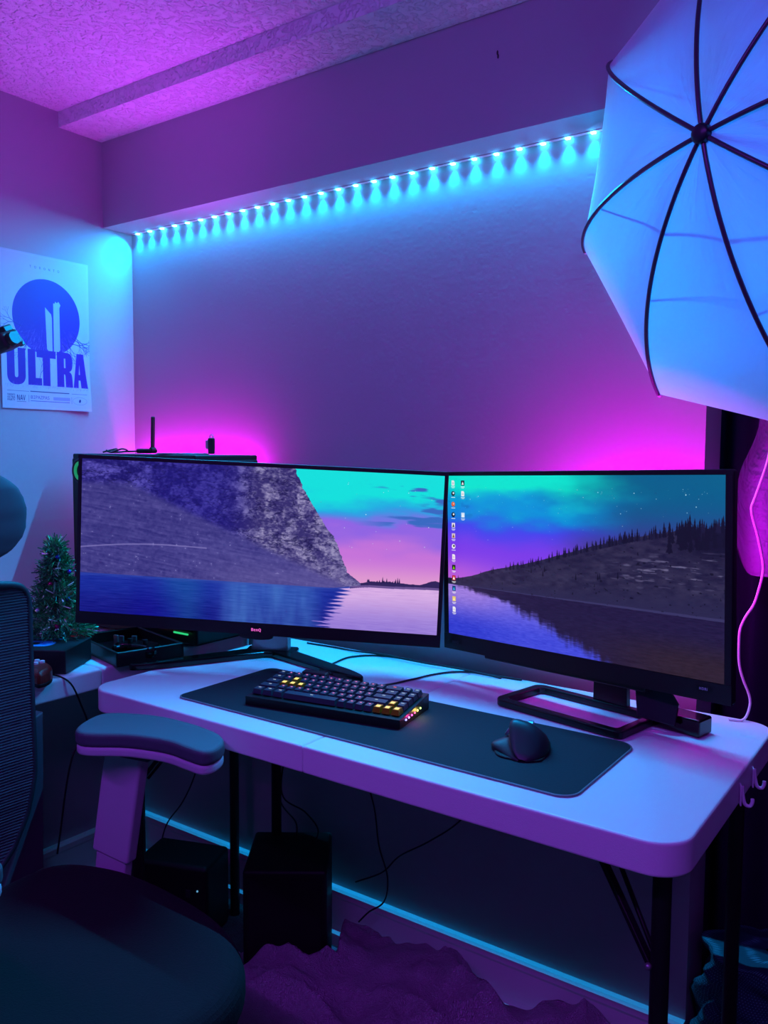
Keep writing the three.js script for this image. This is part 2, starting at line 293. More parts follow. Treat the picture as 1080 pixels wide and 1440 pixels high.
const rightPic = paint(1280, 720, (u, v) => {
  const hv = hillV(u) + 0.012 * (fbm(u * 30, 1.2, 3) - 0.5), wl = 0.685 + 0.018 * u;
  if (v < hv) {
    const cl = fbm(u * 5 + 2, v * 8, 4) - 0.5;
    let c = mix3([12, 236, 214], [10, 150, 225], smooth(0.06, 0.22, v + 0.2 * cl + 0.14 * smooth(0.45, 0.95, u)));
    c = mix3(c, [70, 70, 245], smooth(0.2, 0.34, v + 0.16 * cl)); c = mix3(c, [128, 62, 240], smooth(0.3, 0.46, v + 0.1 * cl)); c = mix3(c, [190, 96, 225], smooth(0.45, 0.64, v) * smooth(0.5, 0.0, u));
    const navy = mix3([10, 92, 138], [58, 60, 140], smooth(0.08, 0.4, v)); c = mix3(c, navy, 0.92 * smooth(0.38, 0.78, u + 0.25 * cl));
    c = mix3(c, [16, 120, 205], 0.75 * smooth(0.6, 0.72, fbm(u * 11 + 7, v * 16, 4)) * smooth(0.3, 0.1, u) * smooth(0.1, 0.18, v) * smooth(0.3, 0.22, v));
    return c;
  }
  if (v < wl) {
    const n = fbm(u * 40, v * 60, 5), t = (v - hv) / (wl - hv);
    let c = mix3([30, 26, 60], [70, 64, 96], clamp(0.15 + 0.9 * (n - 0.3)));
    c = mix3(c, [44, 40, 78], smooth(0.6, 1, t)); c = mix3(c, [24, 20, 50], smooth(0.8, 0.98, u) * smooth(0.5, 0.2, t));
    const scr = smooth(0.6, 0.75, fbm(u * 24, v * 90, 4)) * smooth(0.55, 0.8, u) * smooth(0.2, 0.4, t) * smooth(0.8, 0.5, t); c = mix3(c, [128, 122, 160], scr * 0.7);
    if (fbm(u * 90, v * 80, 2) > 0.82) c = mix3(c, [14, 12, 34], 0.7);
    if (t > 0.97) c = mix3(c, [92, 88, 150], 0.3);
    return c;
  }
  const t = (v - wl) / (1 - wl), rip = fbm(u * 60, v * 240, 3) - 0.5, tr = fbm(u * 70, v * 5, 3) - 0.5;
  let c = mix3([160, 128, 228], [52, 62, 214], smooth(0.1, 0.85, t)); c = mix3(c, [84, 90, 235], 0.5 * smooth(0.1, 0.35, u)); c = [c[0] + 30 * rip, c[1] + 30 * rip, c[2] + 24 * rip];
  const b = 0.06 + 0.13 * smooth(0, 0.25, t) + 0.43 * t + 0.10 * tr + 0.05 * rip;
  let dk = mix3([36, 26, 66], [48, 32, 46], smooth(0.2, 0.8, t) * smooth(0.5, 0.9, u)); dk = [dk[0] + 18 * rip, dk[1] + 16 * rip, dk[2] + 22 * rip];
  c = mix3(c, dk, smooth(-0.05, 0.06, u - b));
  return c;
}, (c, w, h) => {
  const tree = (x, y, hh) => { const ww = hh * 0.17; c.beginPath(); c.moveTo(x, y - hh); for (let k = 1; k <= 4; k++) { c.lineTo(x + ww * k / 4 * 1.1, y - hh * (1 - k / 4)); c.lineTo(x + ww * k / 4 * 0.55, y - hh * (1 - k / 4) - 1); } c.lineTo(x, y + 4); for (let k = 4; k >= 1; k--) { c.lineTo(x - ww * k / 4 * 0.55, y - hh * (1 - k / 4) - 1); c.lineTo(x - ww * k / 4 * 1.1, y - hh * (1 - k / 4)); } c.fill(); };
  for (let i = 0; i < 190; i++) { const u = Math.pow(hash(i, 21), 0.62), x = u * w, y = (hillV(u) + 0.012) * h; if (u < 0.28 && hash(i, 25) > 0.55) continue; c.fillStyle = hash(i, 22) > 0.4 ? '#15122e' : '#1d1a3c'; tree(x, y + 5, (12 + 28 * hash(i, 23)) * (0.6 + 0.95 * u)); }
  for (let i = 0; i < 34; i++) { const u = 0.84 + 0.16 * hash(i, 31); c.fillStyle = '#15122c'; tree(u * w, (hillV(u) + 0.03 + 0.08 * hash(i, 33)) * h, 40 + 40 * hash(i, 35)); }
  for (let i = 0; i < 7; i++) { const u = 0.3 + 0.4 * hash(i, 41); c.fillStyle = '#141028'; tree(u * w, (0.58 - 0.05 * hash(i, 43)) * h, 26); }
  c.fillStyle = '#e4f6ff'; for (let i = 0; i < 120; i++) { const u = 0.08 + 0.9 * hash(i, 51), v = 0.02 + 0.5 * hash(i, 53) * hash(i, 57) + 0.05; if (v < hillV(u) - 0.07) { c.globalAlpha = 0.35 + 0.65 * hash(i, 55); c.beginPath(); c.arc(u * w, v * h, 0.9 + 1.5 * Math.pow(hash(i, 59), 3), 0, 7); c.fill(); } } c.globalAlpha = 1;
  // desktop icons, drawn as plain pictograms with caption lines
  const icon = (x, y, back, fore, kind) => {
    c.fillStyle = back; if (kind === 0) { c.beginPath(); c.arc(x, y, 11, 0, 7); c.fill(); } else if (kind === 1) c.fillRect(x - 10, y - 11, 20, 22); else { c.beginPath(); c.moveTo(x - 9, y - 12); c.lineTo(x + 4, y - 12); c.lineTo(x + 9, y - 7); c.lineTo(x + 9, y + 12); c.lineTo(x - 9, y + 12); c.fill(); }
    c.fillStyle = fore; c.beginPath(); if (kind === 0) { c.arc(x + 2, y - 2, 5, 0, 7); } else if (kind === 1) { c.moveTo(x, y - 8); c.lineTo(x + 7, y + 8); c.lineTo(x - 7, y + 8); } else { c.rect(x - 5, y - 2, 10, 2); c.rect(x - 5, y + 3, 10, 2); } c.fill();
    c.fillStyle = '#ffffff'; c.fillRect(x - 12, y + 16, 24, 2.5); if (kind !== 0) c.fillRect(x - 8, y + 21, 16, 2);
  };
  const col = [['#e8f0f4', '#7ab', 2], ['#20303c', '#e8f0ff', 0], ['#e2603c', '#f4b09c', 0], ['#10182c', '#f4f8ff', 0], ['#f0e8f4', '#384058', 1], ['#e4d0d8', '#8a5a40', 1], ['#f4f0f4', '#2a2a34', 0], ['#f8f0f8', '#c8a8d0', 2], ['#101410', '#7ed020', 1], ['#c82018', '#ffffff', 1], ['#0c3a70', '#3fb4f0', 1], ['#f0d070', '#fff0b0', 1], ['#f6f4fa', '#b8b4d0', 2]];
  col.forEach(([a, b, k], i) => icon(34, (0.045 + i * 0.0665) * h, a, b, k));
  [['#101018', '#f4f4f8', 1], ['#f4f6fa', '#a8b0c0', 2], null, ['#cfe8ff', '#f8fcff', 1]].forEach((e, i) => e && icon(92, (0.045 + i * 0.0665) * h, ...e));
});

// ---------------------------------------------------------------- monitors
function makeMonitor(name, label, [px, pz], turn, roll, sw, sh, cy, bz, pic, depth, curve) {
  const o = thing(name, label, 'monitor', [px, YD, pz], turn);
  const w = sw + 2 * bz.side, h = sh + bz.top + bz.bottom, yo = cy - YD, my = (bz.top - bz.bottom) / 2;
  const housing = part(o, 'housing', rb(w, h, 0.018, 0.006), M.bezel, [0, yo + my, -0.012], [0, 0, roll]);
  part(housing, 'rear_cover', rb(w * 0.8, h * 0.72, depth, 0.02), M.blackPlastic, [0, 0, -0.009 - depth / 2 + 0.004]);
  const sc = part(housing, 'screen', new THREE.PlaneGeometry(sw, sh), new THREE.MeshStandardMaterial({ color: 0x020203, roughness: 0.35, emissive: 0xffffff, emissiveMap: pic, emissiveIntensity: 0.92 }), [0, -my, 0.0096]);
  // bezel lips standing a little proud of the picture
  part(housing, 'bezel', bx(w, bz.bottom - 0.001, 0.003), M.bezel, [0, -h / 2 + bz.bottom / 2, 0.0095]);
  part(housing, 'bezel', bx(w, bz.top - 0.001, 0.003), M.bezel, [0, h / 2 - bz.top / 2, 0.0095]);
  for (const s of [-1, 1]) part(housing, 'bezel', bx(bz.side - 0.001, sh, 0.003), M.bezel, [s * (w / 2 - bz.side / 2), -my, 0.0095]);
  return { o, housing, w, h, my, yo };
}
function logo(parent, text, w, h, x, y, z, color, k, font = 'bold 60px sans-serif') {
  const t = canvasTex(256, 80, (c) => { c.fillStyle = '#000'; c.fillRect(0, 0, 256, 80); c.font = font; c.fillStyle = color; c.textAlign = 'center'; c.textBaseline = 'middle'; c.fillText(text, 128, 42); });
  const m = k ? new THREE.MeshStandardMaterial({ color: 0x050506, roughness: 0.5, emissive: 0xffffff, emissiveMap: t, emissiveIntensity: k }) : new THREE.MeshStandardMaterial({ map: t, roughness: 0.4 });
  return part(parent, k ? 'logo_light' : 'logo', new THREE.PlaneGeometry(w, h), m, [x, y, z]);
}
const ML = makeMonitor('ultrawide_monitor', 'wide black monitor showing a rocky cliff above a blue lake', [0.8205, 0.339], 0.514, -0.04, 0.767, 0.3276, 1.0395, { side: 0.008, top: 0.0085, bottom: 0.026 }, leftPic, 0.05);
{
  const { o, housing, h, yo } = ML;
  logo(housing, 'BenQ', 0.036, 0.0113, 0.005, -h / 2 + 0.012, 0.0116, '#ff6ad8', 1.0);
  part(housing, 'sensor_pod', slab(smoothShape([[-0.035, 0], [0.035, 0], [0.028, 0.011], [-0.028, 0.011]]), 0.014, 0.002), M.blackPlastic, [0.004, -h / 2 - 0.006, 0.008], [-Math.PI / 2, 0, 0]);
  part(o, 'neck', rb(0.088, 0.34, 0.028, 0.006), M.silver, [-0.011, 0.178, -0.173]);
  part(o, 'hinge', rb(0.09, 0.09, 0.11, 0.01), M.darkGray, [-0.011, yo, -0.115]);
  part(o, 'foot_hub', rb(0.12, 0.014, 0.06, 0.006), M.blackGloss, [-0.011, 0.008, -0.173]);
  for (const s of [-1, 1]) {
    const sh = new THREE.Shape(); sh.moveTo(0, -0.026); sh.lineTo(0.23, -0.02); sh.quadraticCurveTo(0.3, -0.014, 0.3, 0); sh.quadraticCurveTo(0.3, 0.012, 0.23, 0.016); sh.lineTo(0, 0.026); sh.closePath();
    part(o, 'foot', slab(sh, 0.014, 0.004), M.blackGloss, [-0.011 + s * 0.02, 0.0005, -0.168], [0, s > 0 ? -0.75 : -(Math.PI - 0.6), 0]);
  }
}
const MR = makeMonitor('desktop_monitor', 'black monitor showing a starry lake, hill and a column of icons', [1.443, 0.191], -0.221, 0.03, 0.588, 0.3247, 1.0342, { side: 0.012, top: 0.0085, bottom: 0.0325 }, rightPic, 0.03);
{
  const { o, housing, w, h, yo } = MR;
  logo(housing, 'BenQ', 0.03, 0.0094, -w / 2 + 0.032, -h / 2 + 0.017, 0.0116, '#3a3a44', 0);
  logo(housing, 'HDRi', 0.026, 0.008, w / 2 - 0.045, -h / 2 + 0.02, 0.0116, '#a8a4b8', 0);
  part(housing, 'speaker_bar', rb(0.36, 0.014, 0.03, 0.004), M.blackPlastic, [-0.03, -h / 2 - 0.004, -0.018]);
  // base: a flat rectangular loop with a folded plate neck
  const outer = rrShape(-0.133, 0.133, -0.072, 0.072, 0.02, 0.012, 0.012, 0.02); const hole = new THREE.Path(); hole.setFromPoints(rrShape(-0.114, 0.116, -0.055, 0.054, 0.01, 0.006, 0.006, 0.01).getPoints(12).reverse()); outer.holes.push(hole);
  const sm = std(0x17151a, 0.32, 0.4);
  part(o, 'base_loop', slab(outer, 0.014, 0.003), sm, [0.0185, 0.0005, -0.0134], [0, 0.03, 0]);
  const plate = (pts, d) => { const sh = new THREE.Shape(pts.map((p) => new THREE.Vector2(...p))); return new THREE.ExtrudeGeometry(sh, { depth: d, bevelEnabled: true, bevelSize: 0.001, bevelThickness: 0.001, bevelSegments: 1 }); };
  part(o, 'neck', plate([[-0.04, 0], [0.03, 0], [0.03, 0.2], [-0.03, 0.2]], 0.01), sm, [0.055, 0.012, -0.085], [0.06, 0, 0]);
  part(o, 'neck_gusset', plate([[0, 0], [0.062, 0.0], [0.062, 0.035], [-0.012, 0.12], [-0.03, 0.12]], 0.006), std(0x3a3540, 0.22, 0.6), [0.136, 0.02, -0.03], [-0.3, 0.25, 0]);
  part(o, 'neck_foot', rb(0.1, 0.03, 0.045, 0.004), M.blackGloss, [0.185, 0.016, -0.075]);
  part(o, 'hinge', rb(0.08, 0.08, 0.06, 0.008), M.blackPlastic, [0.05, 0.225, -0.062]);
  // backlight strip on the rear cover
  const bl = part(housing, 'backlight_strip', rb(0.28, 0.008, 0.003, 0.001, 2), glow([1, 0, 1], 3), [0.06, 0.02, -0.0375]);
  scene.updateMatrixWorld(true);
  const p = bl.localToWorld(V(0, 0, -0.006)), q = bl.localToWorld(V(0, 0.25, -1)).sub(p);
  rectLight('backlight_strip_light', LIGHT.magenta, LIGHT.backRight, 0.28, 0.06, p, q, V(Math.cos(0.221), 0, Math.sin(0.221)));
}

// ---------------------------------------------------------------- umbrella on a light stand
{
  const C0 = V(1.798, 1.677, 0.226), th = -0.072, ph = 1.957, spin = 5.645, R = 0.42, H = 0.208, K = 0.873;
  const n = V(Math.cos(th) * Math.cos(ph), Math.sin(th), Math.cos(th) * Math.sin(ph)).normalize();
  const a = V().crossVectors(n, V(0, 1, 0)).normalize(), b = V().crossVectors(n, a);
  const at = (ang, r, z) => C0.clone().addScaledVector(n, z).addScaledVector(a, r * Math.cos(ang)).addScaledVector(b, r * Math.sin(ang));
  const prof = (s) => [R * Math.sin(s * K) / Math.sin(K), H * (Math.cos(s * K) - Math.cos(K)) / (1 - Math.cos(K))];
  const rib = (i, s, lift = 0) => { const [r, z] = prof(s); return at(spin + i * Math.PI / 4, r, z + lift); };
  const base = V(1.919, 0, -0.058);
  const o = thing('photo_umbrella', 'white translucent photo umbrella with dark ribs, clamped on a light stand', 'umbrella', [base.x, 1.69, base.z]);
  const loc = (p) => [p.x - o.position.x, p.y - o.position.y, p.z - o.position.z];
  const crease = grayTex(512, (u, v) => 0.5 + 0.5 * (fbm(u * 9, v * 9, 5) - 0.5) + 0.25 * Math.abs(fbm(u * 5 + 9, v * 14, 3) - 0.5));
  const cloth = new THREE.MeshPhysicalMaterial({ color: 0xc6d2ea, roughness: 1, transmission: 0.55, thickness: 0, side: THREE.DoubleSide, bumpMap: crease, bumpScale: 0.003 });
  for (let i = 0; i < 8; i++) {
    const g = grid(10, 24, (u, v) => {
      const p = rib(i, Math.max(v, 0.02)), q = rib(i + 1, Math.max(v, 0.02)), m = p.clone().lerp(q, u);
      m.addScaledVector(n, -0.010 * Math.sin(Math.PI * u) * Math.sin(Math.PI * Math.min(v, 1) * 0.9)); return loc(m);
    });
    part(o, 'panel', g, cloth);
  }
  const rm = std(0x4a4058, 0.35, 0.3);
  for (let i = 0; i < 8; i++) {
    const pts = []; for (let k = 0; k <= 14; k++) pts.push(loc(rib(i, k / 14 * 1.0 + 0.0, 0.0025)));
    part(o, 'rib', tube(pts, 0.0034, 40, 8), rm);
    part(o, 'rib_tip', new THREE.SphereGeometry(0.0045, 10, 8), std(0xd8d4e0, 0.4), loc(rib(i, 1.005)));
    part(o, 'stretcher', rod(loc(rib(i, 0.52, -0.004)), loc(C0.clone().addScaledVector(n, -0.02)), 0.0016), rm);
  }
  const apex = rib(0, 0), tipQ = new THREE.Quaternion().setFromUnitVectors(V(0, 1, 0), n);
  const hub = part(o, 'hub', new THREE.LatheGeometry([[0, -0.006], [0.013, -0.006], [0.0135, 0.004], [0.011, 0.008], [0.004, 0.009], [0, 0.009]].map((p) => new THREE.Vector2(...p)), 20), std(0x1a1430, 0.35), loc(apex.clone().addScaledVector(n, 0.003)));
  hub.quaternion.copy(tipQ);
  part(o, 'shaft', rod(loc(apex), loc(apex.clone().addScaledVector(n, -0.54)), 0.004), M.silver);
  const st = thing('light_stand', 'black tripod light stand beside the table end', 'stand', [base.x, 0, base.z]);
  const cl = apex.clone().addScaledVector(n, -0.52);
  part(st, 'pole', rod([0, 0.25, 0], [0, 1.2, 0], 0.011), M.legMetal);
  part(st, 'pole', rod([0, 1.15, 0], [0, cl.y - 0.02, 0], 0.008), M.legMetal);
  part(st, 'collar', rod([0, 1.13, 0], [0, 1.2, 0], 0.017), M.blackPlastic);
  part(st, 'clamp', rb(0.03, 0.06, 0.04, 0.006), M.blackPlastic, [0, cl.y - 0.03, 0]);
  // lamp head shining into the umbrella
  const lp = apex.clone().addScaledVector(n, -0.40).add(V(0, -0.075, 0));
  const lamp = thing('studio_lamp', 'black lamp head with blue bulb shining into the umbrella', 'lamp', [lp.x, lp.y, lp.z]);
  part(lamp, 'bracket', rod(n.clone().multiplyScalar(-0.07).toArray(), n.clone().multiplyScalar(-0.108).add(V(0, 0.03, 0)).toArray(), 0.008), M.blackPlastic);
  const lathe = (p) => new THREE.LatheGeometry(p.map((q) => new THREE.Vector2(...q)), 28);
  const hd = part(lamp, 'housing', lathe([[0, -0.08], [0.026, -0.08], [0.028, -0.03], [0.034, -0.02], [0.046, 0.012]]), M.blackPlastic); hd.material.side = THREE.DoubleSide; hd.quaternion.copy(tipQ);
  const bulb = part(lamp, 'bulb', new THREE.SphereGeometry(0.022, 20, 14), glow([0.05, 0.4, 1], 6)); bulb.position.copy(n).multiplyScalar(-0.005);
  const sp = new THREE.SpotLight(LIGHT.blue, LIGHT.studio, 0, 0.98, 0.7, 2); sp.name = 'studio_lamp_light'; sp.position.copy(lp).addScaledVector(n, 0.004); sp.target.position.copy(lp).addScaledVector(n, 1); sp.castShadow = true; scene.add(sp); scene.add(sp.target);
  for (let i = 0; i < 3; i++) { const t = 0.5236 + i * 2.0944, r = 0.27, c = -Math.cos(t), s = -Math.sin(t); part(st, 'leg', bar([c * 0.015, 0.52, s * 0.015], [c * r, 0.012, s * r], 0.016, 0.008), M.legMetal); part(st, 'strut', bar([c * 0.012, 0.27, s * 0.012], [c * 0.135, 0.25, s * 0.135], 0.01, 0.006), M.legMetal); }
  part(st, 'collar', rod([0, 0.48, 0], [0, 0.56, 0], 0.018), M.blackPlastic); part(st, 'collar', rod([0, 0.24, 0], [0, 0.3, 0], 0.018), M.blackPlastic);
}

// ---------------------------------------------------------------- curtain and hanging cloth in the recess
{
  const fold = (u, v, w) => 0.028 * Math.sin(u * w + 1.2 * Math.sin(v * 3 + u * 8)) + 0.012 * Math.sin(u * w * 2.3 + 2);
  const g = grid(260, 30, (u, v) => [1.50 + u * 1.75, 0.02 + v * 1.9, -0.255 + fold(u, v, 78)]);
  const weave = grayTex(256, (u, v) => 0.5 + 0.5 * Math.sin(u * 400) * Math.sin(v * 400), 8);
  single('curtain', 'dark slate blue curtain hanging in folds in the recess', 'curtain', g, std(0x232b44, 0.9, 0, { side: THREE.DoubleSide, bumpMap: weave, bumpScale: 0.0006 }));
  const knit = grayTex(512, (u, v) => fbm(u * 26, v * 90, 3, 0) * 0.8 + 0.2 * vnoise(u * 200, v * 200), 1);
  const c = grid(60, 50, (u, v) => { // lower hem at y=1.005, left edge leaning
    const yb = 1.006 + 0.045 * Math.pow(Math.max(0, 1 - u * 16), 2), y = mix(yb, 1.9, v), xl = 1.655 + 0.035 * smooth(1.18, 1.3, y) + 0.16 * smooth(1.3, 1.9, y);
    return [mix(xl, 2.25, u), y, -0.105 + 0.016 * Math.sin(u * 17 + 2 * v) - 0.05 * smooth(0.1, 0, u) + 0.006 * fbm(u * 20, v * 20, 3)];
  });
  single('hanging_towel', 'pale textured towel hanging at the curtain, lit pink', 'towel', c, std(0x7a7190, 0.95, 0, { side: THREE.DoubleSide, bumpMap: knit, bumpScale: 0.008 }));
}
{ // white cable hanging beside the monitor
  const pts = [[1.748, 1.36, 0.03], [1.746, 1.272, 0.03], [1.742, 1.229, 0.03], [1.723, 1.16, 0.03], [1.718, 1.142, 0.03], [1.732, 1.086, 0.03], [1.741, 1.037, 0.03], [1.735, 0.998, 0.03], [1.728, 0.972, 0.03], [1.715, 0.948, 0.03], [1.707, 0.925, 0.03], [1.706, 0.9, 0.03], [1.708, 0.861, 0.03], [1.715, 0.836, 0.03], [1.727, 0.806, 0.03], [1.729, 0.791, 0.035], [1.722, 0.7685, 0.05], [1.70, 0.7675, 0.06]];
  single('cable', 'thin white cable hanging down in front of the pink towel', 'cable', tube(pts, 0.0024, 120, 8), std(0xe8e0ec, 0.4));
}
// ---------------------------------------------------------------- mesh bag under the table end
{
  const dots = canvasTex(512, 512, (c) => { c.fillStyle = '#17444e'; c.fillRect(0, 0, 512, 512); c.fillStyle = '#6fb9c4'; for (let j = 0; j < 40; j++) for (let i = 0; i < 40; i++) { c.beginPath(); c.ellipse(6.4 + i * 12.8 + (j % 2) * 6.4, 6.4 + j * 12.8, 2.6, 1.5, 0.6, 0, 7); c.fill(); } });
  dots.wrapS = dots.wrapT = THREE.RepeatWrapping; dots.repeat.set(4, 2);
  const g = grid(90, 50, (u, v) => { const t = u * Math.PI * 2, f = Math.sin(Math.PI * (0.04 + 0.8 * v)), k = 1 + 0.5 * (fbm(u * 8, v * 7 + 2, 4, 8) - 0.5) + 0.12 * Math.abs(Math.sin(t * 4 + v * 11 + 2 * fbm(u * 4, v * 4, 2, 4))); const r = 0.135 * Math.pow(f, 0.45) * k * (v > 0.98 ? 0.2 : 1); return [1.1 * r * Math.cos(t), 0.32 * v + 0.03 * fbm(u * 6, v * 5, 3) * v, 0.8 * r * Math.sin(t)]; });
  single('laundry_bag', 'crumpled teal dotted mesh bag on the floor by the curtain', 'bag', g, new THREE.MeshStandardMaterial({ map: dots, roughness: 0.7, side: THREE.DoubleSide }), [1.79, 0.001, -0.015]);
}
// ---------------------------------------------------------------- poster
{
  const W = 768, Hh = 1186;
  const t = canvasTex(W, Hh, (c) => {
    const ink = '#4a0ea0'; c.fillStyle = '#bdb8c6'; c.fillRect(0, 0, W, Hh);
    c.fillStyle = '#4a3f66'; c.font = '26px sans-serif'; c.textAlign = 'center'; let x = 388 - 3 * 44; for (const ch of 'TORONTO') { c.fillText(ch, x, 108); x += 40; }
    c.fillStyle = ink; c.beginPath(); c.arc(388, 470, 292, 0, 7); c.fill();
    // pale rays and branches at the foot of the disc
    for (let i = 0; i < 900; i++) { const u = hash(i, 1), v = hash(i, 2), px = 96 + 584 * u, py = 520 + 260 * Math.pow(v, 0.7); const a = Math.max(0, (py - 520) / 260); c.strokeStyle = `rgba(214,204,240,${0.05 + 0.16 * a})`; c.lineWidth = 1 + 4 * hash(i, 3); c.beginPath(); c.moveTo(px, py); c.lineTo(px + (px - 388) * 0.12, py + 60 * hash(i, 4)); c.stroke(); }
    const branch = (bx0, by0, ang, len, w, d) => { if (d === 0 || len < 6) return; const ex = bx0 + Math.cos(ang) * len, ey = by0 + Math.sin(ang) * len; c.strokeStyle = d > 2 ? '#3b1a8c' : '#4d2fa6'; c.lineWidth = w; c.beginPath(); c.moveTo(bx0, by0); c.quadraticCurveTo((bx0 + ex) / 2 + 8 * (rnd() - 0.5), (by0 + ey) / 2 + 8 * (rnd() - 0.5), ex, ey); c.stroke(); branch(ex, ey, ang + rr(0.1, 0.6), len * 0.74, w * 0.68, d - 1); branch(ex, ey, ang - rr(0.1, 0.6), len * 0.74, w * 0.68, d - 1); };
    for (const [bx0, by0, an] of [[600, 600, 0.5], [590, 650, 0.1], [610, 560, 0.9], [560, 620, 1.2], [170, 560, 3.5], [150, 620, 3.0], [180, 650, 2.6], [230, 640, 2.0], [520, 660, 0.9]]) branch(bx0, by0, an, 62, 6, 6);
    // paired bars
    c.fillStyle = '#b4aec4'; c.beginPath(); c.moveTo(372, 392); c.lineTo(424, 440); c.lineTo(430, 470); c.lineTo(430, 768); c.lineTo(382, 712); c.closePath(); c.fill();
    c.beginPath(); c.moveTo(444, 352); c.lineTo(458, 352); c.lineTo(462, 336); c.lineTo(476, 346); c.lineTo(490, 334); c.lineTo(500, 346); c.lineTo(508, 360); c.lineTo(498, 384); c.lineTo(498, 712); c.lineTo(442, 768); c.lineTo(444, 400); c.closePath(); c.fill();
    // headline drawn as heavy condensed letters
    c.fillStyle = ink; const y0 = 726, y1 = 1000, poly = (...p) => { c.beginPath(); c.moveTo(p[0], p[1]); for (let i = 2; i < p.length; i += 2) c.lineTo(p[i], p[i + 1]); c.closePath(); c.fill(); };
    const U = 44; c.beginPath(); c.moveTo(U, y0); c.lineTo(U + 62, y0); c.lineTo(U + 62, y1 - 70); c.quadraticCurveTo(U + 62, y1 - 50, U + 76, y1 - 50); c.quadraticCurveTo(U + 90, y1 - 50, U + 90, y1 - 70); c.lineTo(U + 90, y0); c.lineTo(U + 152, y0); c.lineTo(U + 152, y1 - 70); c.quadraticCurveTo(U + 150, y1 + 4, U + 76, y1 + 4); c.quadraticCurveTo(U + 2, y1 + 4, U, y1 - 70); c.closePath(); c.fill();
    poly(216, y0, 280, y0, 280, y1 - 56, 332, y1 - 56, 332, y1, 216, y1);
    poly(290, y0, 456, y0, 456, y0 + 58, 406, y0 + 58, 406, y1, 342, y1, 342, y0 + 58, 290, y0 + 58);
    c.beginPath(); c.moveTo(466, y0); c.lineTo(548, y0); c.quadraticCurveTo(604, y0, 604, y0 + 58); c.lineTo(604, y0 + 104); c.quadraticCurveTo(602, y0 + 142, 574, y0 + 150); c.quadraticCurveTo(600, y0 + 158, 602, y0 + 196); c.lineTo(606, y1); c.lineTo(544, y1); c.lineTo(540, y0 + 190); c.quadraticCurveTo(540, y0 + 172, 528, y0 + 172); c.lineTo(528, y1); c.lineTo(466, y1); c.closePath(); c.fill();
    c.fillStyle = '#b4aec4'; c.fillRect(528, y0 + 48, 14, 74); c.fillStyle = ink;
    poly(646, y0, 706, y0, 744, y1, 682, y1, 676, y1 - 62, 660, y1 - 62, 656, y1, 612, y1); c.fillStyle = '#b4aec4'; poly(668, y1 - 190, 674, y1 - 108, 662, y1 - 108); c.fillStyle = ink;
    // fine branches over the letters' gaps
    branch(310, 960, -1.3, 60, 4, 5); branch(725, 720, -0.6, 30, 3, 4);
    c.strokeStyle = '#8d7cc4'; c.lineWidth = 1; for (let i = 0; i < 260; i++) { const px = 20 + 730 * hash(i, 61), py = 1000 + 28 * hash(i, 62); c.beginPath(); c.moveTo(px, py); c.lineTo(px + 10 * (hash(i, 63) - 0.5), py - 24 * hash(i, 64)); c.stroke(); }
    // footer
    c.fillStyle = '#4a3f74'; c.fillRect(40, 1050, 180, 2.5); c.fillRect(590, 1050, 140, 2.5); c.fillRect(230, 1046, 340, 7);
    c.font = 'bold 21px sans-serif'; c.textAlign = 'left'; ['TORONTO', 'ULTRA', 'PARTY'].forEach((s, i) => c.fillText(s, 40, 1090 + 19 * i, 64));
    c.font = 'bold 58px sans-serif'; c.save(); c.translate(116, 1122); c.scale(0.62, 1); c.fillText('NAV', 0, 0); c.restore(); c.fillRect(116, 1130, 78, 3);
    c.fillRect(216, 1078, 2.5, 54); c.fillRect(588, 1078, 2.5, 54); c.fillStyle = '#6a5ca0'; c.font = 'bold 34px monospace'; c.fillText('BIPAZPAS', 232, 1106, 190); c.fillStyle = '#9b8fd6'; c.fillRect(428, 1084, 148, 26);
    c.fillStyle = '#6a5ca0'; c.fillRect(232, 1120, 340, 5); c.strokeStyle = '#8378b4'; c.lineWidth = 2; c.beginPath(); c.ellipse(662, 1106, 62, 30, 0, 0, 7); c.stroke(); c.fillStyle = '#2e1f70'; c.beginPath(); c.ellipse(662, 1106, 8, 14, 0.3, 0, 7); c.fill();
    c.strokeStyle = '#c9c2dc'; c.lineWidth = 3; c.strokeRect(14, 14, W - 28, Hh - 28);
  });
  const y0 = 1.341, y1 = 1.744, z0 = 0.152, z1 = 0.412;
  const g = grid(16, 20, (u, v) => [0.003 + 0.006 * smooth(0.25, 0, v) * smooth(0.6, 1, u), mix(y0, y1, v), mix(z1, z0, u)]);
  single('poster', 'white poster with violet disc and heavy lettering on the wall', 'poster', g, new THREE.MeshStandardMaterial({ map: t, roughness: 0.55, side: THREE.DoubleSide }));
}
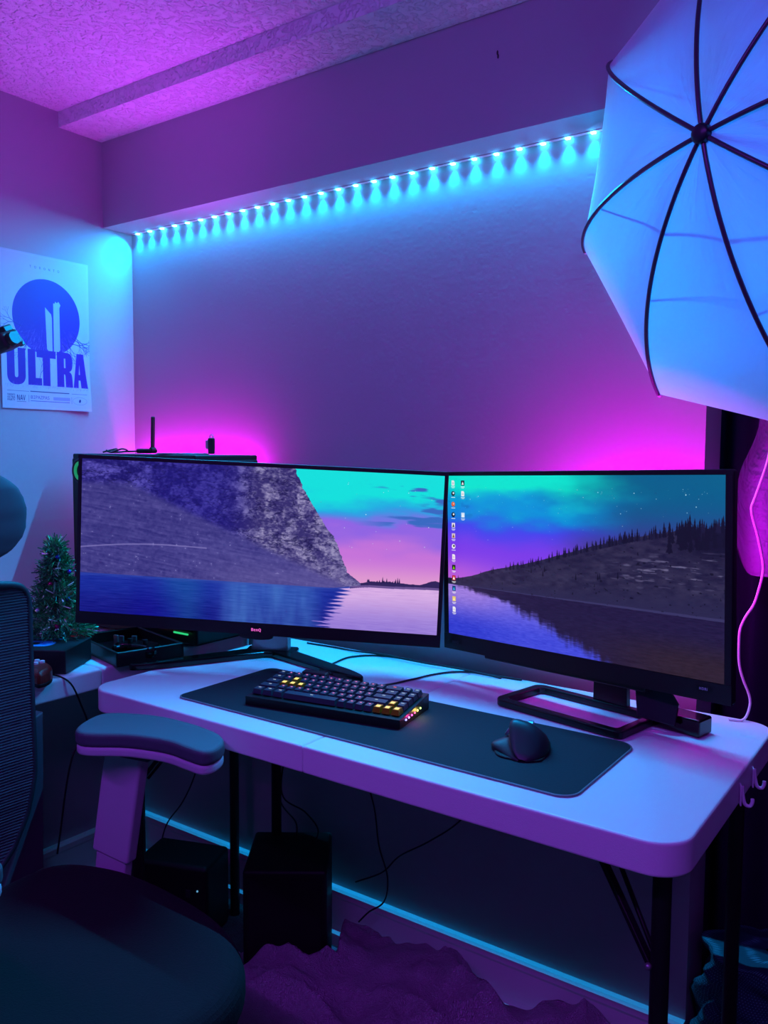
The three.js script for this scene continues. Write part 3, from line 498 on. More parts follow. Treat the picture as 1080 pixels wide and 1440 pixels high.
{ // small camera on a thin arm that comes in from beyond the frame
  const o = thing('webcam', 'small black camera on a thin arm in front of the poster', 'camera', [0.10, YD, 0.497]);
  part(o, 'base', new THREE.CylinderGeometry(0.04, 0.045, 0.012, 24), M.blackPlastic, [0, 0.007, 0.05]);
  part(o, 'arm', tube([[0, 0.01, 0.05], [-0.01, 0.35, 0.055], [0, 0.62, 0.04], [0.015, 0.72, 0.0]], 0.004, 40, 8), M.blackPlastic);
  const b = part(o, 'body', rb(0.05, 0.042, 0.062, 0.01), M.blackPlastic, [0.02, 0.728, -0.03], [0.35, 0.3, 0.25]);
  part(b, 'lens', new THREE.CylinderGeometry(0.015, 0.017, 0.014, 20), std(0x101014, 0.5), [0.03, -0.002, 0.008], [0, 0, -Math.PI / 2]);
  part(b, 'top_mount', rb(0.034, 0.018, 0.03, 0.004), M.blackPlastic, [0, 0.026, -0.012]);
  part(b, 'label_plate', rb(0.003, 0.016, 0.024, 0.001), std(0x55555c, 0.6), [0.0255, -0.006, -0.012]);
  part(b, 'side_clip', rb(0.012, 0.02, 0.012, 0.003), std(0x24504e, 0.4), [0.006, -0.012, -0.038]);
}

// ---------------------------------------------------------------- computer tower in the corner
{
  const x0 = 0.075, x1 = 0.555, z0 = 0.055, z1 = 0.265, yt = 1.226;
  const o = thing('computer_tower', 'black computer tower in the corner behind the wide monitor', 'computer', [(x0 + x1) / 2, YD, (z0 + z1) / 2]);
  const w = x1 - x0, d = z1 - z0, h = yt - YD;
  part(o, 'case_body', rb(w, h - 0.02, d, 0.006), M.blackPlastic, [0, h / 2 - 0.002, 0]);
  for (const [x, z] of [[-1, -1], [-1, 1], [1, -1], [1, 1]]) part(o, 'foot', rb(0.04, 0.011, 0.03, 0.003), M.blackPlastic, [x * (w / 2 - 0.05), 0.006, z * (d / 2 - 0.04)]);
  part(o, 'top_panel', rb(w - 0.004, 0.014, d - 0.004, 0.004), M.blackPlastic, [0, h - 0.008, 0]);
  part(o, 'glass_panel', rb(w - 0.07, h - 0.08, 0.004, 0.001), M.blackGloss, [0.02, h / 2, d / 2 + 0.002]);
  for (const y of [0.9]) { const f = part(o, 'fan', new THREE.TorusGeometry(0.03, 0.004, 8, 28), M.darkGray, [-w / 2 + 0.042, h * y, d / 2 + 0.003]); part(f, 'fan_light', new THREE.TorusGeometry(0.022, 0.004, 8, 24), glow([0.02, 0.5, 0.22], 0.5)); }
  part(o, 'led_bar', rb(0.05, 0.004, 0.004, 0.001, 2), glow([0.03, 0.8, 0.25], 0.8), [w / 2 - 0.05, 0.035, d / 2 + 0.006]);
  const bl = part(o, 'backlight_strip', rb(0.46, 0.006, 0.004, 0.001, 2), glow([1, 0, 0.9], 3), [-0.04, h - 0.05, -d / 2 - 0.003]);
  const ef = part(o, 'exhaust_fan', new THREE.TorusGeometry(0.06, 0.004, 8, 36), M.darkGray, [0.12, h - 0.001, 0.038], [-Math.PI / 2, 0, 0]);
  part(ef, 'fan_light', new THREE.TorusGeometry(0.05, 0.0025, 8, 36), glow([0.62, 0.02, 1], 3));
  scene.updateMatrixWorld(true);
  rectLight('tower_backlight_light', LIGHT.magenta, LIGHT.backLeft, 0.46, 0.02, bl.localToWorld(V(0, 0.002, -0.006)), V(0, 0.8, -1));
  const bs = part(o, 'backlight_strip', rb(0.004, 0.2, 0.006, 0.001, 2), glow([1, 0, 0.9], 3), [-w / 2 - 0.003, h - 0.13, -d / 2 + 0.006]);
  scene.updateMatrixWorld(true); rectLight('tower_side_light', LIGHT.magenta, LIGHT.backSide, 0.2, 0.012, bs.localToWorld(V(-0.006, 0, 0)), V(-1, 0, 0.6), V(0, 1, 0));
  const fs = new THREE.SpotLight(LIGHT.violet, LIGHT.towerFan, 0, 0.74, 1, 2); fs.name = 'exhaust_fan_light'; fs.position.copy(ef.localToWorld(V(0, 0, 0.008))); fs.target.position.copy(fs.position).add(V(-0.05, 1, 0.34)); fs.shadow.radius = 2; fs.castShadow = true; scene.add(fs); scene.add(fs.target);
  // things on the tower
  const an = thing('antenna', 'black upright aerial standing on the computer tower', 'antenna', [0.245, yt, 0.14]);
  part(an, 'base', rb(0.05, 0.012, 0.03, 0.005), M.blackPlastic, [-0.018, 0.007, 0], [0, 0.3, 0]);
  part(an, 'rod', bar([0.006, 0.006, 0], [0.009, 0.098, 0], 0.011, 0.007, 0.003), M.blackPlastic);
  part(an, 'hinge', rod([0.006, 0.01, -0.007], [0.006, 0.01, 0.007], 0.007), M.blackPlastic);
  const us = thing('usb_dongle', 'small black dongle with a ring standing on the computer tower', 'dongle', [0.475, yt, 0.14]);
  part(us, 'body', rb(0.018, 0.04, 0.01, 0.003), M.blackPlastic, [0, 0.021, 0]);
  part(us, 'key_ring', new THREE.TorusGeometry(0.006, 0.0012, 8, 20), M.silver, [0.0, 0.043, 0]);
  part(us, 'side_tab', rb(0.012, 0.022, 0.005, 0.002), M.silver, [-0.014, 0.024, 0]);
  single('cable', 'black cable tangle lying on the computer tower', 'cable', tube([[0.12, 0.003, 0.2], [0.14, 0.012, 0.17], [0.16, 0.003, 0.2], [0.185, 0.006, 0.17], [0.2, 0.012, 0.2], [0.18, 0.003, 0.215], [0.15, 0.008, 0.21], [0.135, 0.004, 0.19], [0.21, 0.006, 0.16]].map(([x, y, z]) => [x, y + yt, z]), 0.0022, 90, 8), M.blackPlastic);
}
// ---------------------------------------------------------------- clutter on the side table
{
  const o = thing('product_box', 'black cardboard box with cyan emblem under the tinsel tree', 'box', [0.385, YD, 0.572], 0.55);
  part(o, 'carton', rb(0.19, 0.05, 0.13, 0.002), std(0x14181c, 0.5), [0, 0.026, 0]);
  const t = canvasTex(256, 176, (c) => { c.fillStyle = '#14181c'; c.fillRect(0, 0, 256, 176); c.fillStyle = '#2aa4e8'; c.beginPath(); c.roundRect ? c.roundRect(80, 60, 110, 74, 34) : c.rect(80, 60, 110, 74); c.fill(); c.fillStyle = '#14181c'; c.beginPath(); c.arc(128, 98, 16, 0, 7); c.fill(); c.fillStyle = '#2aa4e8'; c.fillRect(70, 30, 130, 7); });
  const p = part(o, 'print', new THREE.PlaneGeometry(0.184, 0.124), new THREE.MeshStandardMaterial({ map: t, roughness: 0.5 }), [0, 0.0514, 0], [-Math.PI / 2, 0, 0]);
}
{ // tinsel tree
  const o = thing('tinsel_tree', 'small green tinsel christmas tree with baubles on the black box', 'tree', [0.355, YD + 0.0525, 0.50]);
  part(o, 'stand', new THREE.CylinderGeometry(0.012, 0.035, 0.02, 16), std(0x10281a, 0.5), [0, 0.0105, 0]);
  part(o, 'trunk', rod([0, 0.01, 0], [0, 0.2, 0], 0.005), std(0x16241a, 0.6));
  const strip = new THREE.PlaneGeometry(0.0026, 0.024); strip.translate(0, 0.012, 0);
  const N = 3800, im = new THREE.InstancedMesh(strip, new THREE.MeshStandardMaterial({ color: 0xffffff, roughness: 0.35, metalness: 0.2, side: THREE.DoubleSide }), N), d = new THREE.Object3D(), cc = new THREE.Color();
  for (let i = 0; i < N; i++) {
    const y = 0.004 + 0.205 * Math.pow(rnd(), 1.25), t = rnd() * 6.283, tier = (y / 0.072) % 1;
    const R = Math.max(0.008, 0.068 * (1 - y / 0.245) * (1.2 - 0.42 * tier)), r = R * Math.sqrt(0.25 + 0.75 * rnd());
    d.position.set(r * Math.cos(t), y, r * Math.sin(t)); d.rotation.set(rr(-1, 1), rnd() * 6.28, rr(-1, 1)); d.lookAt(d.position.x * 3 + rr(-0.08, 0.08), y + rr(-0.06, 0.1), d.position.z * 3 + rr(-0.08, 0.08)); d.rotateX(Math.PI / 2); d.rotateY(rnd() * 3); d.scale.setScalar(rr(0.6, 1.1)); d.updateMatrix(); im.setMatrixAt(i, d.matrix);
    const k = rnd(); cc.setRGB(0.01 + 0.05 * k, 0.12 + 0.5 * k * k, 0.04 + 0.14 * k); if (k > 0.955) cc.setRGB(0.9, 0.95, 0.9); im.setColorAt(i, cc);
  }
  im.name = 'tinsel'; im.userData.kind = 'stuff'; finish(im); o.add(im);
  const bcol = [0xb01860, 0x18a050, 0x7040c0, 0xd0d8e0, 0xc07030, 0x2050c0, 0x20c070, 0xc0a8a0];
  for (let i = 0; i < 14; i++) { const y = 0.03 + 0.16 * (i / 14), t = i * 2.4 + 0.6, R = 0.066 * (1 - y / 0.26); part(o, 'bauble', new THREE.SphereGeometry(0.0055, 14, 10), std(bcol[i % 8], 0.18, 0.6), [R * Math.cos(t), y, R * Math.sin(t)]); }
}
{ // red gamepad
  const o = thing('game_controller', 'red game controller with white buttons beside the black box', 'controller', [0.468, YD, 0.685], 0.9);
  const sh = smoothShape([[-0.075, -0.02], [-0.04, -0.048], [0, -0.044], [0.04, -0.048], [0.075, -0.02], [0.082, 0.03], [0.062, 0.058], [0.04, 0.03], [0, 0.022], [-0.04, 0.03], [-0.062, 0.058], [-0.082, 0.03]]);
  part(o, 'shell', slab(sh, 0.034, 0.012, 5), std(0x7a1610, 0.35), [0, 0.001, 0]);
  part(o, 'grip_base', slab(sh, 0.014, 0.006, 3), M.blackPlastic, [0, 0.0005, 0]);
  for (const [x, z] of [[0.05, -0.03], [0.05, -0.008], [0.039, -0.019], [0.061, -0.019]]) part(o, 'button', new THREE.CylinderGeometry(0.0052, 0.0052, 0.006, 16), std(0xe8e4f0, 0.3), [x, 0.036, z]);
  for (const [x, z] of [[-0.048, -0.02], [0.022, 0.006]]) { part(o, 'thumbstick', new THREE.CylinderGeometry(0.009, 0.007, 0.012, 18), M.blackPlastic, [x, 0.04, z]); }
  part(o, 'direction_pad', mergeGeometries([bx(0.022, 0.004, 0.007), bx(0.007, 0.004, 0.022)]), M.blackPlastic, [-0.022, 0.036, 0.004]);
}
{ // red cloth bundle by the tower
  const g = grid(48, 24, (u, v) => { const t = u * 6.2832, f = Math.sin(Math.PI * clamp(v, 0.02, 0.98)), k = 1 + 0.25 * (fbm(u * 6, v * 6, 3, 6) - 0.5); return [0.032 * Math.pow(f, 0.6) * k * Math.cos(t), 0.05 * v, 0.028 * Math.pow(f, 0.6) * k * Math.sin(t)]; });
  single('knit_hat', 'small crumpled red knit bundle beside the tinsel tree', 'fabric', g, std(0x8a1512, 0.9), [0.305, YD + 0.001, 0.405]);
}
{ // open tray of parts
  const o = thing('parts_tray', 'shallow black tray holding connectors in front of the tower', 'tray', [0.445, YD, 0.375], -0.24);
  const m = std(0x0c1212, 0.4); part(o, 'floor_panel', rb(0.235, 0.006, 0.16, 0.002), m, [0, 0.004, 0]);
  for (const s of [-1, 1]) { part(o, 'side', rb(0.235, 0.032, 0.008, 0.003), m, [0, 0.017, s * 0.076]); part(o, 'side', rb(0.008, 0.032, 0.16, 0.003), m, [s * 0.1135, 0.017, 0]); }
  [[-0.02, 0.02, 0.2], [-0.003, 0.018, 0.35], [0.02, 0.0, 0.5]].forEach(([x, z, r]) => { const u = thing('metal_connector', 'silver plug end standing in the black tray', 'connector', [0.445 + x, YD + 0.0075, 0.375 + z], r, 'plug ends in the black tray'); part(u, 'plug', rb(0.012, 0.022, 0.005, 0.001), M.silver, [0, 0.024, 0]); part(u, 'grip', rb(0.014, 0.014, 0.007, 0.002), std(0x702018, 0.5), [0, 0.0075, 0]); });
  const gp = thing('game_controller', 'black game controller lying in the shallow black tray', 'controller', [0.505, YD + 0.0075, 0.395], 0.3);
  const sh = smoothShape([[-0.05, -0.014], [-0.028, -0.03], [0.028, -0.03], [0.05, -0.014], [0.055, 0.02], [0.04, 0.036], [0.026, 0.018], [-0.026, 0.018], [-0.04, 0.036], [-0.055, 0.02]]);
  part(gp, 'shell', slab(sh, 0.026, 0.009, 4), M.blackGloss, [0, 0.001, 0]); for (const x of [-0.026, 0.014]) part(gp, 'thumbstick', new THREE.CylinderGeometry(0.006, 0.005, 0.009, 14), M.darkGray, [x, 0.03, -0.006]);
}
{ // ember-coloured night light behind the chair back
  const o = thing('night_light', 'small amber night light on the side table behind the chair', 'lamp', [0.13, YD, 0.74]);
  part(o, 'base', new THREE.CylinderGeometry(0.025, 0.028, 0.012, 20), M.blackPlastic, [0, 0.007, 0]);
  part(o, 'bulb', new THREE.SphereGeometry(0.02, 20, 14), glow([1, 0.3, 0.12], 1.5), [0, 0.03, 0]);
  const p = new THREE.PointLight(new THREE.Color().setRGB(1, 0.28, 0.12), 0.05); p.name = 'night_light_glow'; p.position.set(0.13, YD + 0.03, 0.74); p.castShadow = true; scene.add(p);
}

// ---------------------------------------------------------------- on the desk
{
  const o = thing('desk_mat', 'large black desk mat with pale edge under keyboard and mouse', 'mat', [0, YD, 0]);
  const s = rrShape(0.808, 1.612, 0.283, 0.548, 0.02, 0.03, 0.03, 0.02), h = rrShape(0.8105, 1.6095, 0.2855, 0.5455, 0.018, 0.028, 0.028, 0.018);
  part(o, 'stitched_edge', slab(s, 0.003, 0.001, 2), std(0x6d7078, 0.6), [0, 0.0003, 0]);
  part(o, 'surface', slab(h, 0.0033, 0.0004, 1), std(0x0d1a22, 0.85, 0, { bumpMap: fine, bumpScale: 0.0002 }), [0, 0.0003, 0]);
}
{ // keyboard, 17 units wide
  const U = 0.0178, UZ = 0.0212, KW = 17 * U + 0.012, KD = 5 * UZ + 0.024, tilt = 0.11;
  const o = thing('keyboard', 'black mechanical keyboard with pink legends and gold cursor keys', 'keyboard', [1.098, YD + 0.0037, 0.418], 0.17);
  const prof = new THREE.Shape([[-KD / 2, 0], [KD / 2, 0], [KD / 2, 0.016], [-KD / 2, 0.028]].map((p) => new THREE.Vector2(...p)));
  const bg = new THREE.ExtrudeGeometry(prof, { depth: KW - 0.004, bevelEnabled: true, bevelSize: 0.002, bevelThickness: 0.002, bevelSegments: 2, bevelOffset: -0.002 });
  bg.translate(0, 0, -(KW - 0.004) / 2); bg.rotateY(-Math.PI / 2); // profile x -> z
  part(o, 'case_body', bg, std(0x0b0b0d, 0.4));
  const cap = (w) => { const g = new THREE.BoxGeometry(w * U - 0.002, 0.009, UZ - 0.002, 1, 1, 1), p = g.attributes.position; for (let i = 0; i < p.count; i++) if (p.getY(i) > 0) { p.setX(i, p.getX(i) - Math.sign(p.getX(i)) * 0.0022); p.setZ(i, p.getZ(i) - Math.sign(p.getZ(i)) * 0.0022 - 0.0008); } const q = g.toNonIndexed(); q.computeVertexNormals(); return q; };
  const caps = {}, km = std(0x27343e, 0.42), gm = new THREE.MeshStandardMaterial({ color: 0xb98a22, roughness: 0.3, metalness: 0.7 });
  const leg = [glow([1, 0.25, 0.62], 0.8), glow([0.7, 0.85, 1], 0.55), glow([1, 0.7, 0.16], 1.6), glow([1, 0.1, 0.12], 0.9)];
  const lg = bx(0.0034, 0.0006, 0.0026), lgw = bx(0.0055, 0.0006, 0.002), lgg = bx(0.007, 0.0006, 0.007);
  const rows = [[1, 1, 1, 1, 1, 1, 1, 1, 1, 1, 1, 1, 1, 2, 1, 1], [1.5, 1, 1, 1, 1, 1, 1, 1, 1, 1, 1, 1, 1, 1.5, 1, 1], [1.75, 1, 1, 1, 1, 1, 1, 1, 1, 1, 1, 1, 2.25, 1, 1], [2.25, 1, 1, 1, 1, 1, 1, 1, 1, 1, 1, 2.75, 1, 1], [1.25, 1.25, 1.25, 6.25, 1, 1, 1, 1, 1, 1, 1]];
  const gold = (r, c) => (r === 1 && c === 2) || (r === 2 && (c === 1 || c === 2 || c === 3)) || (r === 3 && c === 12) || (r === 4 && c >= 8);
  rows.forEach((row, r) => { let x = -8.5; row.forEach((w, c) => {
        const z = (r - 2) * UZ + 0.001, y = 0.0225 - Math.tan(tilt * 0.95) * z + 0.006, G = gold(r, c); caps[w] = caps[w] || cap(w);
    const k = part(o, 'keycap', caps[w], G ? gm : km, [(x + w / 2) * U, y, z], [tilt * 0.95 + (2 - r) * 0.02, 0, 0]);
    const edgeKey = w > 1 || c === 0 || c >= row.length - 2;
    const l = part(k, 'legend_light', G ? lgg : edgeKey ? lgw : lg, G ? leg[2] : r === 0 && w === 2 ? leg[3] : edgeKey ? leg[1] : leg[0], [0, 0.0046, G ? 0 : -0.003]);
    x += w;
  }); });
  part(o, 'control_pod', rb(0.055, 0.014, 0.016, 0.004), M.blackPlastic, [-0.085, 0.032, -KD / 2 - 0.004], [tilt, 0, 0]);
  const dots = [[0.3, 0.3, 1], [0.6, 0.3, 1], [1, 0.1, 0.6], [1, 0.1, 0.25], [1, 0.75, 0.2], [0.5, 0.9, 0.2]];
  dots.forEach((c, i) => part(o, 'side_light', new THREE.SphereGeometry(0.0019, 10, 8), glow(c, 3), [KW / 2 + 0.0005, 0.010 + 0.0006 * i, 0.040 - i * 0.0125]));
  scene.updateMatrixWorld(true);
  for (const [c, z] of [[[1, 0.05, 0.4], 0.02], [[1, 0.7, 0.15], -0.015]]) { const p = new THREE.PointLight(new THREE.Color().setRGB(...c), 0.0009); p.name = 'keyboard_side_glow'; p.position.copy(o.localToWorld(V(KW / 2 + 0.008, 0.011, z))); p.castShadow = true; p.shadow.radius = 0.15; scene.add(p); }
}
{ // sculpted mouse
  const o = thing('computer_mouse', 'dark sculpted mouse with thumb rest on the desk mat', 'mouse', [1.475, YD + 0.0037, 0.412], 0.30);
  // shell: loft of sections from heel (+z) to nose (-z); asymmetrical with a thumb wing at left
  const prof = new THREE.CatmullRomCurve3([[-1.0, 0], [-1.0, 0.16], [-0.92, 0.3], [-0.74, 0.52], [-0.78, 0.84], [-0.6, 1.0], [-0.2, 0.99], [0.35, 0.86], [0.82, 0.56], [1.0, 0.2], [0.96, 0]].map(([x, y]) => V(x, y, 0)), false, 'centripetal').getPoints(48);
  const L = 0.12, g = grid(48, 40, (u, v) => {
    const p = prof[Math.round(u * 48)], s = v, z = (0.5 - s) * L, ends = Math.pow(Math.sin(Math.PI * clamp(s, 0.004, 0.996)), 0.42);
    const hgt = (0.020 + 0.030 * Math.exp(-Math.pow((s - 0.38) / 0.27, 2))) * ends, wr = 0.037 * ends * (1 - 0.08 * s), wing = 0.021 * Math.exp(-Math.pow((s - 0.36) / 0.2, 2)) * ends;
    const low = 1 - smooth(0.15, 0.5, p.y); return [p.x * wr - (p.x < 0 ? wing * low : 0) + 0.004, p.y * hgt + 0.0006, z];
  });
  part(o, 'shell', g, new THREE.MeshPhysicalMaterial({ color: 0x1d232a, roughness: 0.42, side: THREE.DoubleSide }));
  const sole = smoothShape([[-0.03, -0.05], [0.03, -0.05], [0.034, 0], [0.03, 0.05], [-0.03, 0.05], [-0.045, 0.02]]);
  part(o, 'sole', slab(sole, 0.003, 0.001, 1), M.blackPlastic, [0, 0.0002, 0]);
  const wheel = part(o, 'scroll_wheel', new THREE.CylinderGeometry(0.011, 0.011, 0.008, 24), M.silver, [0.004, 0.024, -0.035], [0, 0, Math.PI / 2]);
  part(o, 'thumb_wheel', new THREE.CylinderGeometry(0.008, 0.008, 0.004, 20), M.silver, [-0.026, 0.028, 0.005], [0, 0, 1.0]);
}
// cables on the desk
{
  const c = (label, pts, r = 0.0021) => single('cable', label, 'cable', tube(pts.map(([x, z, y]) => [x, (y ?? 0.0026) + YD, z]), r, 90, 8), M.blackPlastic);
  c('black cable from the keyboard pod curling towards the wall', [[1.02, 0.335, 0.033], [0.96, 0.285, 0.02], [0.907, 0.237], [0.894, 0.171], [0.889, 0.11], [0.91, 0.075], [0.938, 0.055], [0.979, 0.047], [1.02, 0.046]]);
  c('black cable snaking across the table between keyboard and right stand', [[1.03, 0.274], [1.052, 0.272], [1.084, 0.248], [1.107, 0.178], [1.122, 0.12], [1.147, 0.075], [1.179, 0.055], [1.23, 0.052], [1.29, 0.046]]);
  c('black cable running along the rear edge of the table', [[0.72, 0.06], [0.80, 0.055], [0.87, 0.06, 0.004], [0.95, 0.058, 0.007], [1.05, 0.062, 0.006], [1.16, 0.062, 0.007], [1.25, 0.06]]);
  const w = (label, pts) => single('cable', label, 'cable', tube(pts, 0.002, 60, 6), M.blackPlastic);
  w('thin black cable hanging to the small black box', [[0.36, 0.716, 0.05], [0.345, 0.5, 0.05], [0.33, 0.393, 0.06], [0.306, 0.328, 0.06], [0.255, 0.243, 0.06], [0.229, 0.19, 0.09], [0.235, 0.14, 0.12]]);
  w('thin black cable hanging to the folded blanket', [[0.895, 0.716, 0.055], [0.895, 0.6, 0.06], [0.902, 0.481, 0.06], [0.927, 0.399, 0.06], [0.94, 0.317, 0.06], [0.965, 0.247, 0.06], [0.955, 0.187, 0.06], [0.914, 0.15, 0.065], [0.889, 0.12, 0.07]]);
  w('thin black cable slanting up to the table underside', [[1.26, 0.716, 0.06], [1.23, 0.6, 0.055], [1.182, 0.473, 0.05], [1.138, 0.418, 0.05], [1.065, 0.357, 0.05], [0.988, 0.301, 0.05], [0.947, 0.254, 0.052], [0.864, 0.202, 0.05]]);
  w('thin black cable beside the rear table leg down to the big black box', [[0.63, 0.716, 0.09], [0.628, 0.55, 0.085], [0.633, 0.412, 0.08], [0.652, 0.352, 0.08], [0.709, 0.322, 0.09], [0.745, 0.30, 0.13]]);
  w('thin black cable arching over the big black box', [[0.70, 0.716, 0.07], [0.66, 0.5, 0.07], [0.652, 0.37, 0.075], [0.732, 0.35, 0.08], [0.789, 0.325, 0.1], [0.80, 0.3, 0.15]]);
  w('black cable looping over the edge of the side table', [[0.40, 0.7675, 0.60], [0.46, 0.7675, 0.605], [0.505, 0.768, 0.598], [0.5235, 0.755, 0.585], [0.526, 0.70, 0.56], [0.524, 0.65, 0.545], [0.523, 0.60, 0.58], [0.52, 0.4, 0.62]]);
}
// ---------------------------------------------------------------- under the desk
{
  const o = thing('subwoofer', 'large black speaker box on the floor under the table', 'speaker', [0.755, 0, 0.165], 0.62);
  part(o, 'cabinet', rb(0.19, 0.29, 0.2, 0.008), std(0x050506, 0.6), [0, 0.15, 0]);
  part(o, 'speaker_grille', rb(0.165, 0.25, 0.004, 0.002), std(0x070708, 0.9), [0, 0.15, 0.102]);
  for (const [x, z] of [[-1, -1], [1, -1], [-1, 1], [1, 1]]) part(o, 'foot', new THREE.CylinderGeometry(0.01, 0.01, 0.006, 12), M.blackPlastic, [x * 0.08, 0.003, z * 0.085]);
  const s = thing('power_box', 'small black box on the floor beneath the side table', 'box', [0.41, 0, 0.19], 0.35);
  part(s, 'housing', rb(0.2, 0.2, 0.13, 0.012), std(0x060607, 0.6), [0, 0.101, 0]);
  part(s, 'switch', rb(0.014, 0.02, 0.004, 0.001), M.darkGray, [0.05, 0.13, 0.066]);
  part(s, 'pilot_light', new THREE.SphereGeometry(0.0025, 8, 6), glow([0.2, 0.6, 1], 0.6), [0.075, 0.14, 0.066]);
}
{ // crumpled plush blanket
  const ht = (x, z) => { const r1 = 1 - Math.abs(2 * fbm(x * 3.1 + 2, z * 3.1, 3) - 1), r2 = 1 - Math.abs(2 * fbm(x * 7 + z * 3, z * 7 - x * 2, 3) - 1), r3 = fbm(x * 22, z * 22, 3); return 0.07 * r1 * r1 + 0.05 * Math.pow(r2, 3) + 0.012 * r3; };
  const X0 = 0.62, X1 = 1.62, Z0 = 0.034, Z1 = 0.64;
  const g = grid(240, 150, (u, v) => { const x = mix(X0, X1, u), z = mix(Z1, Z0, v); const e = Math.min(u, 1 - u, v, 1 - v), edge = smooth(0, 0.07, e + 0.03 * (fbm(x * 9, z * 9, 2) - 0.5)); const wob = 0.03 * (fbm(x * 5 + 9, z * 5, 3) - 0.5) * (v < 0.97 ? 1 : 0); const sx = Math.cos(0.62) * (x - 0.755) - Math.sin(0.62) * (z - 0.165), sz = Math.sin(0.62) * (x - 0.755) + Math.cos(0.62) * (z - 0.165), off = smooth(0, 0.03, Math.max(Math.abs(sx) - 0.1, Math.abs(sz) - 0.107)); return [x + wob * off, 0.003 + off * edge * (0.035 + ht(x, z)), z + wob * 0.6 * off]; });
  const t = grayTex(512, (u, v) => vnoise(u * 160, v * 160, 160) * 0.6 + 0.4 * fbm(u * 30, v * 30, 3, 30), 6);
  single('blanket', 'crumpled mauve plush blanket heaped on the floor', 'blanket', g, std(0xcbb0c8, 0.95, 0, { bumpMap: t, bumpScale: 0.01, side: THREE.DoubleSide }));
}
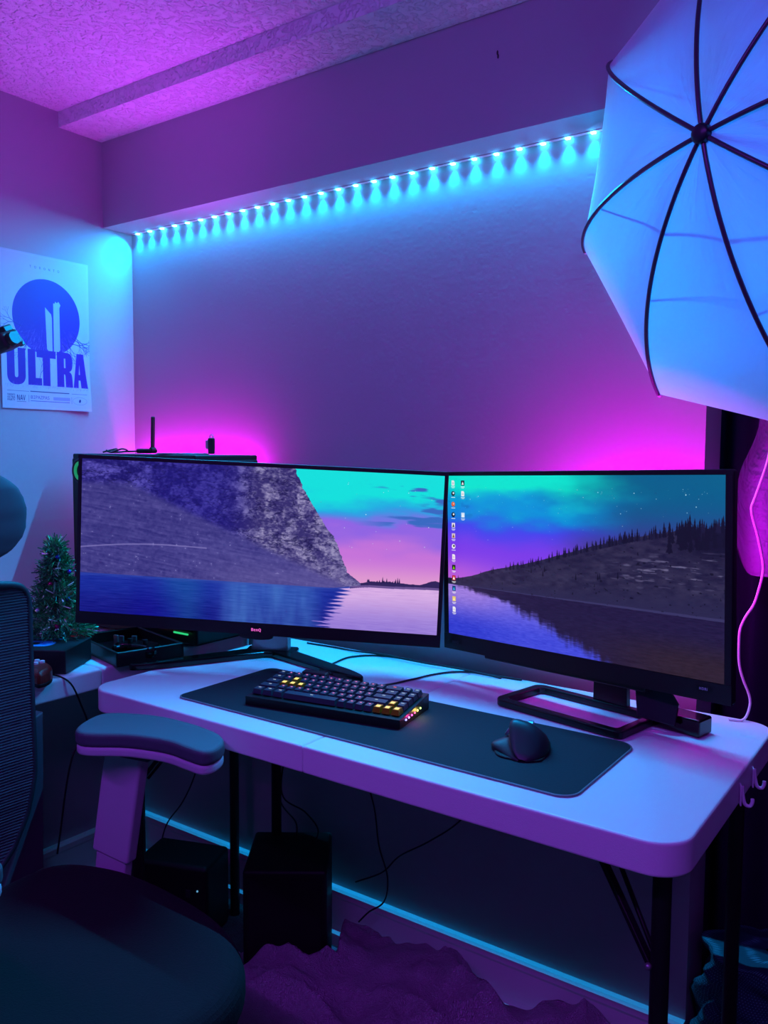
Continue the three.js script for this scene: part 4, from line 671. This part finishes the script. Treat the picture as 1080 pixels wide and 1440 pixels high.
// ---------------------------------------------------------------- office chair
{
  const TH0 = 0.2, O = [0.95, 0.92];
  const o = thing('office_chair', 'mesh office chair with headrest and padded arm beside the table', 'chair', [O[0], 0, O[1]], TH0);
  const f = [Math.cos(TH0), -Math.sin(TH0)], r = [Math.sin(TH0), Math.cos(TH0)];
  const L = (x, z) => [(x - O[0]) * f[0] + (z - O[1]) * f[1], (x - O[0]) * r[0] + (z - O[1]) * r[1]];
  const seatM = std(0x04050a, 0.95, 0, { bumpMap: fine, bumpScale: 0.0006 }), shellM = std(0xc4bcc8, 0.5), meshM = std(0x3a3e4a, 0.8), padM = std(0x4a555c, 0.7), frameM = std(0x46424e, 0.5);
  // seat
  const ss = smoothShape([[0.315, 0.0], [0.29, -0.09], [0.21, -0.165], [0.08, -0.215], [-0.08, -0.238], [-0.19, -0.2], [-0.215, 0], [-0.19, 0.2], [-0.08, 0.238], [0.08, 0.215], [0.21, 0.165], [0.29, 0.09]]);
  part(o, 'seat', slab(ss, 0.075, 0.03, 6), seatM, [0, 0.43, 0]);
  part(o, 'seat_pan', slab(smoothShape([[0.22, 0], [0.1, -0.15], [-0.15, -0.15], [-0.17, 0], [-0.15, 0.15], [0.1, 0.15]]), 0.03, 0.008), M.blackPlastic, [0, 0.40, 0]);
  // backrest: ridged mesh
  const hw = (y) => { const k = [[0.44, 0.13], [0.47, 0.165], [0.51, 0.205], [0.56, 0.232], [0.63, 0.25], [0.8, 0.258], [0.95, 0.262], [0.972, 0.256], [0.985, 0.243], [0.993, 0.22], [0.996, 0.18]]; for (let i = 1; i < k.length; i++) if (y <= k[i][0]) return mix(k[i - 1][1], k[i][1], (y - k[i - 1][0]) / (k[i][0] - k[i - 1][0])); return 0.18; };
  const bxp = (y) => -0.325 + 0.012 * Math.exp(-Math.pow((y - 0.62) / 0.13, 2)) - 0.004 * smooth(0.75, 1, y);
  const face = (side) => grid(30, 340, (u, v) => { const y = 0.44 + 0.556 * v, s = (u - 0.5) * 2 * side, z = s * hw(y); return [bxp(y) + 0.035 * s * s - (side > 0 ? 0 : 0.014) + (side > 0 ? 0.0016 * Math.sin(y * 1200) : 0), y, z]; });
  part(o, 'backrest_mesh', face(1), std(0x3a404c, 0.8, 0, { side: THREE.DoubleSide }));
  const rim = []; for (let k = 0; k <= 40; k++) { const y = 0.44 + 0.556 * k / 40; rim.push([bxp(y) + 0.03, y, -hw(y)]); } for (let k = 40; k >= 0; k--) { const y = 0.44 + 0.556 * k / 40; rim.push([bxp(y) + 0.03, y, hw(y)]); }
  part(o, 'backrest_frame', tube(rim, 0.007, 220, 8, true), std(0x1a1f2a, 0.6));
  // headrest
  const hg = grid(56, 30, (u, v) => { const t = u * 6.2832, p = (v - 0.5) * Math.PI; const se = (a, e) => Math.sign(a) * Math.pow(Math.abs(a), e); const cz = 0.135 * se(Math.cos(p), 0.75) * se(Math.cos(t), 0.85), cx = 0.035 * se(Math.cos(p), 0.7) * se(Math.sin(t), 0.8), y = 0.081 * se(Math.sin(p), 0.85); return [cx + 0.8 * cz * cz + 0.0012 * Math.sin(y * 1150), y, cz]; });
  part(o, 'headrest', hg, meshM, [-0.225, 1.126, -0.04]);
  part(o, 'headrest_stem', rb(0.02, 0.16, 0.05, 0.006), frameM, [-0.335, 1.03, 0]);
  // rear frame arm seen past the backrest edge
  for (const s of [-1, 1]) {
    const sh = new THREE.Shape(); sh.moveTo(0.29, 0.735); sh.lineTo(0.255, 0.725); sh.quadraticCurveTo(0.262, 0.58, 0.235, 0.52); sh.lineTo(0.185, 0.43); sh.lineTo(0.282, 0.43); sh.lineTo(0.287, 0.6); sh.closePath();
    const g = new THREE.ExtrudeGeometry(sh, { depth: 0.02, bevelEnabled: true, bevelSize: 0.003, bevelThickness: 0.003, bevelSegments: 2, bevelOffset: -0.003 });
    g.rotateY(s > 0 ? -Math.PI / 2 : Math.PI / 2); // x -> +z or -z
    part(o, 'back_support', g, std(0x4a4652, 0.6), [s > 0 ? -0.30 : -0.32, 0, 0]);
  }
  part(o, 'back_crossbar', rb(0.03, 0.05, 0.5, 0.01), shellM, [-0.33, 0.45, 0]);
  // arms: pad, pad plate, sleeve, post
  const outline = [[0.78, 0.744], [0.755, 0.672], [0.805, 0.635], [0.867, 0.616], [0.911, 0.613], [0.955, 0.614], [1.01, 0.624], [1.044, 0.648], [1.058, 0.685], [1.049, 0.701], [1.011, 0.702], [0.962, 0.70], [0.887, 0.721], [0.812, 0.763]].map(([x, z]) => L(x, z));
  for (const s of [-1, 1]) {
    const q = outline.map(([x, z]) => [x, s < 0 ? z : -z]);
    const shp = (k) => { const c = q.reduce((a, p) => [a[0] + p[0] / q.length, a[1] + p[1] / q.length], [0, 0]); const pts = q.map((p) => [c[0] + (p[0] - c[0]) * k, c[1] + (p[1] - c[1]) * k]); return smoothShape(s < 0 ? pts : pts.reverse()); };
    part(o, 'arm_pad', slab(shp(1), 0.026, 0.008, 4), padM, [0, 0.731, 0]);
    part(o, 'arm_plate', slab(shp(0.985), 0.016, 0.005, 3), shellM, [0, 0.716, 0]);
    part(o, 'arm_bracket', rb(0.15, 0.014, 0.06, 0.004), frameM, [-0.075, 0.709, s * 0.262]);
    const sl = part(o, 'arm_sleeve', bar([-0.104, 0.505, s * 0.262], [-0.068, 0.712, s * 0.262], 0.028, 0.082, 0.006), shellM);
    part(o, 'arm_post', bar([-0.115, 0.40, s * 0.262], [-0.1, 0.53, s * 0.262], 0.022, 0.068, 0.004), shellM);
    part(o, 'arm_mount', rb(0.09, 0.025, 0.2, 0.006), M.blackPlastic, [-0.115, 0.405, s * 0.18]);
  }
  // column and star base
  part(o, 'gas_column', rod([0, 0.1, 0], [0, 0.41, 0], 0.026), M.blackPlastic);
  for (let i = 0; i < 5; i++) { const t = i * 1.2566 + 0.3, c = Math.cos(t), s = Math.sin(t); part(o, 'base_leg', bar([c * 0.03, 0.105, s * 0.03], [c * 0.3, 0.075, s * 0.3], 0.04, 0.03, 0.008), frameM); part(o, 'caster', new THREE.CylinderGeometry(0.028, 0.028, 0.035, 20), M.blackPlastic, [c * 0.29, 0.029, s * 0.29], [Math.PI / 2, 0, t]); }
}
renderer.render(scene, camera);
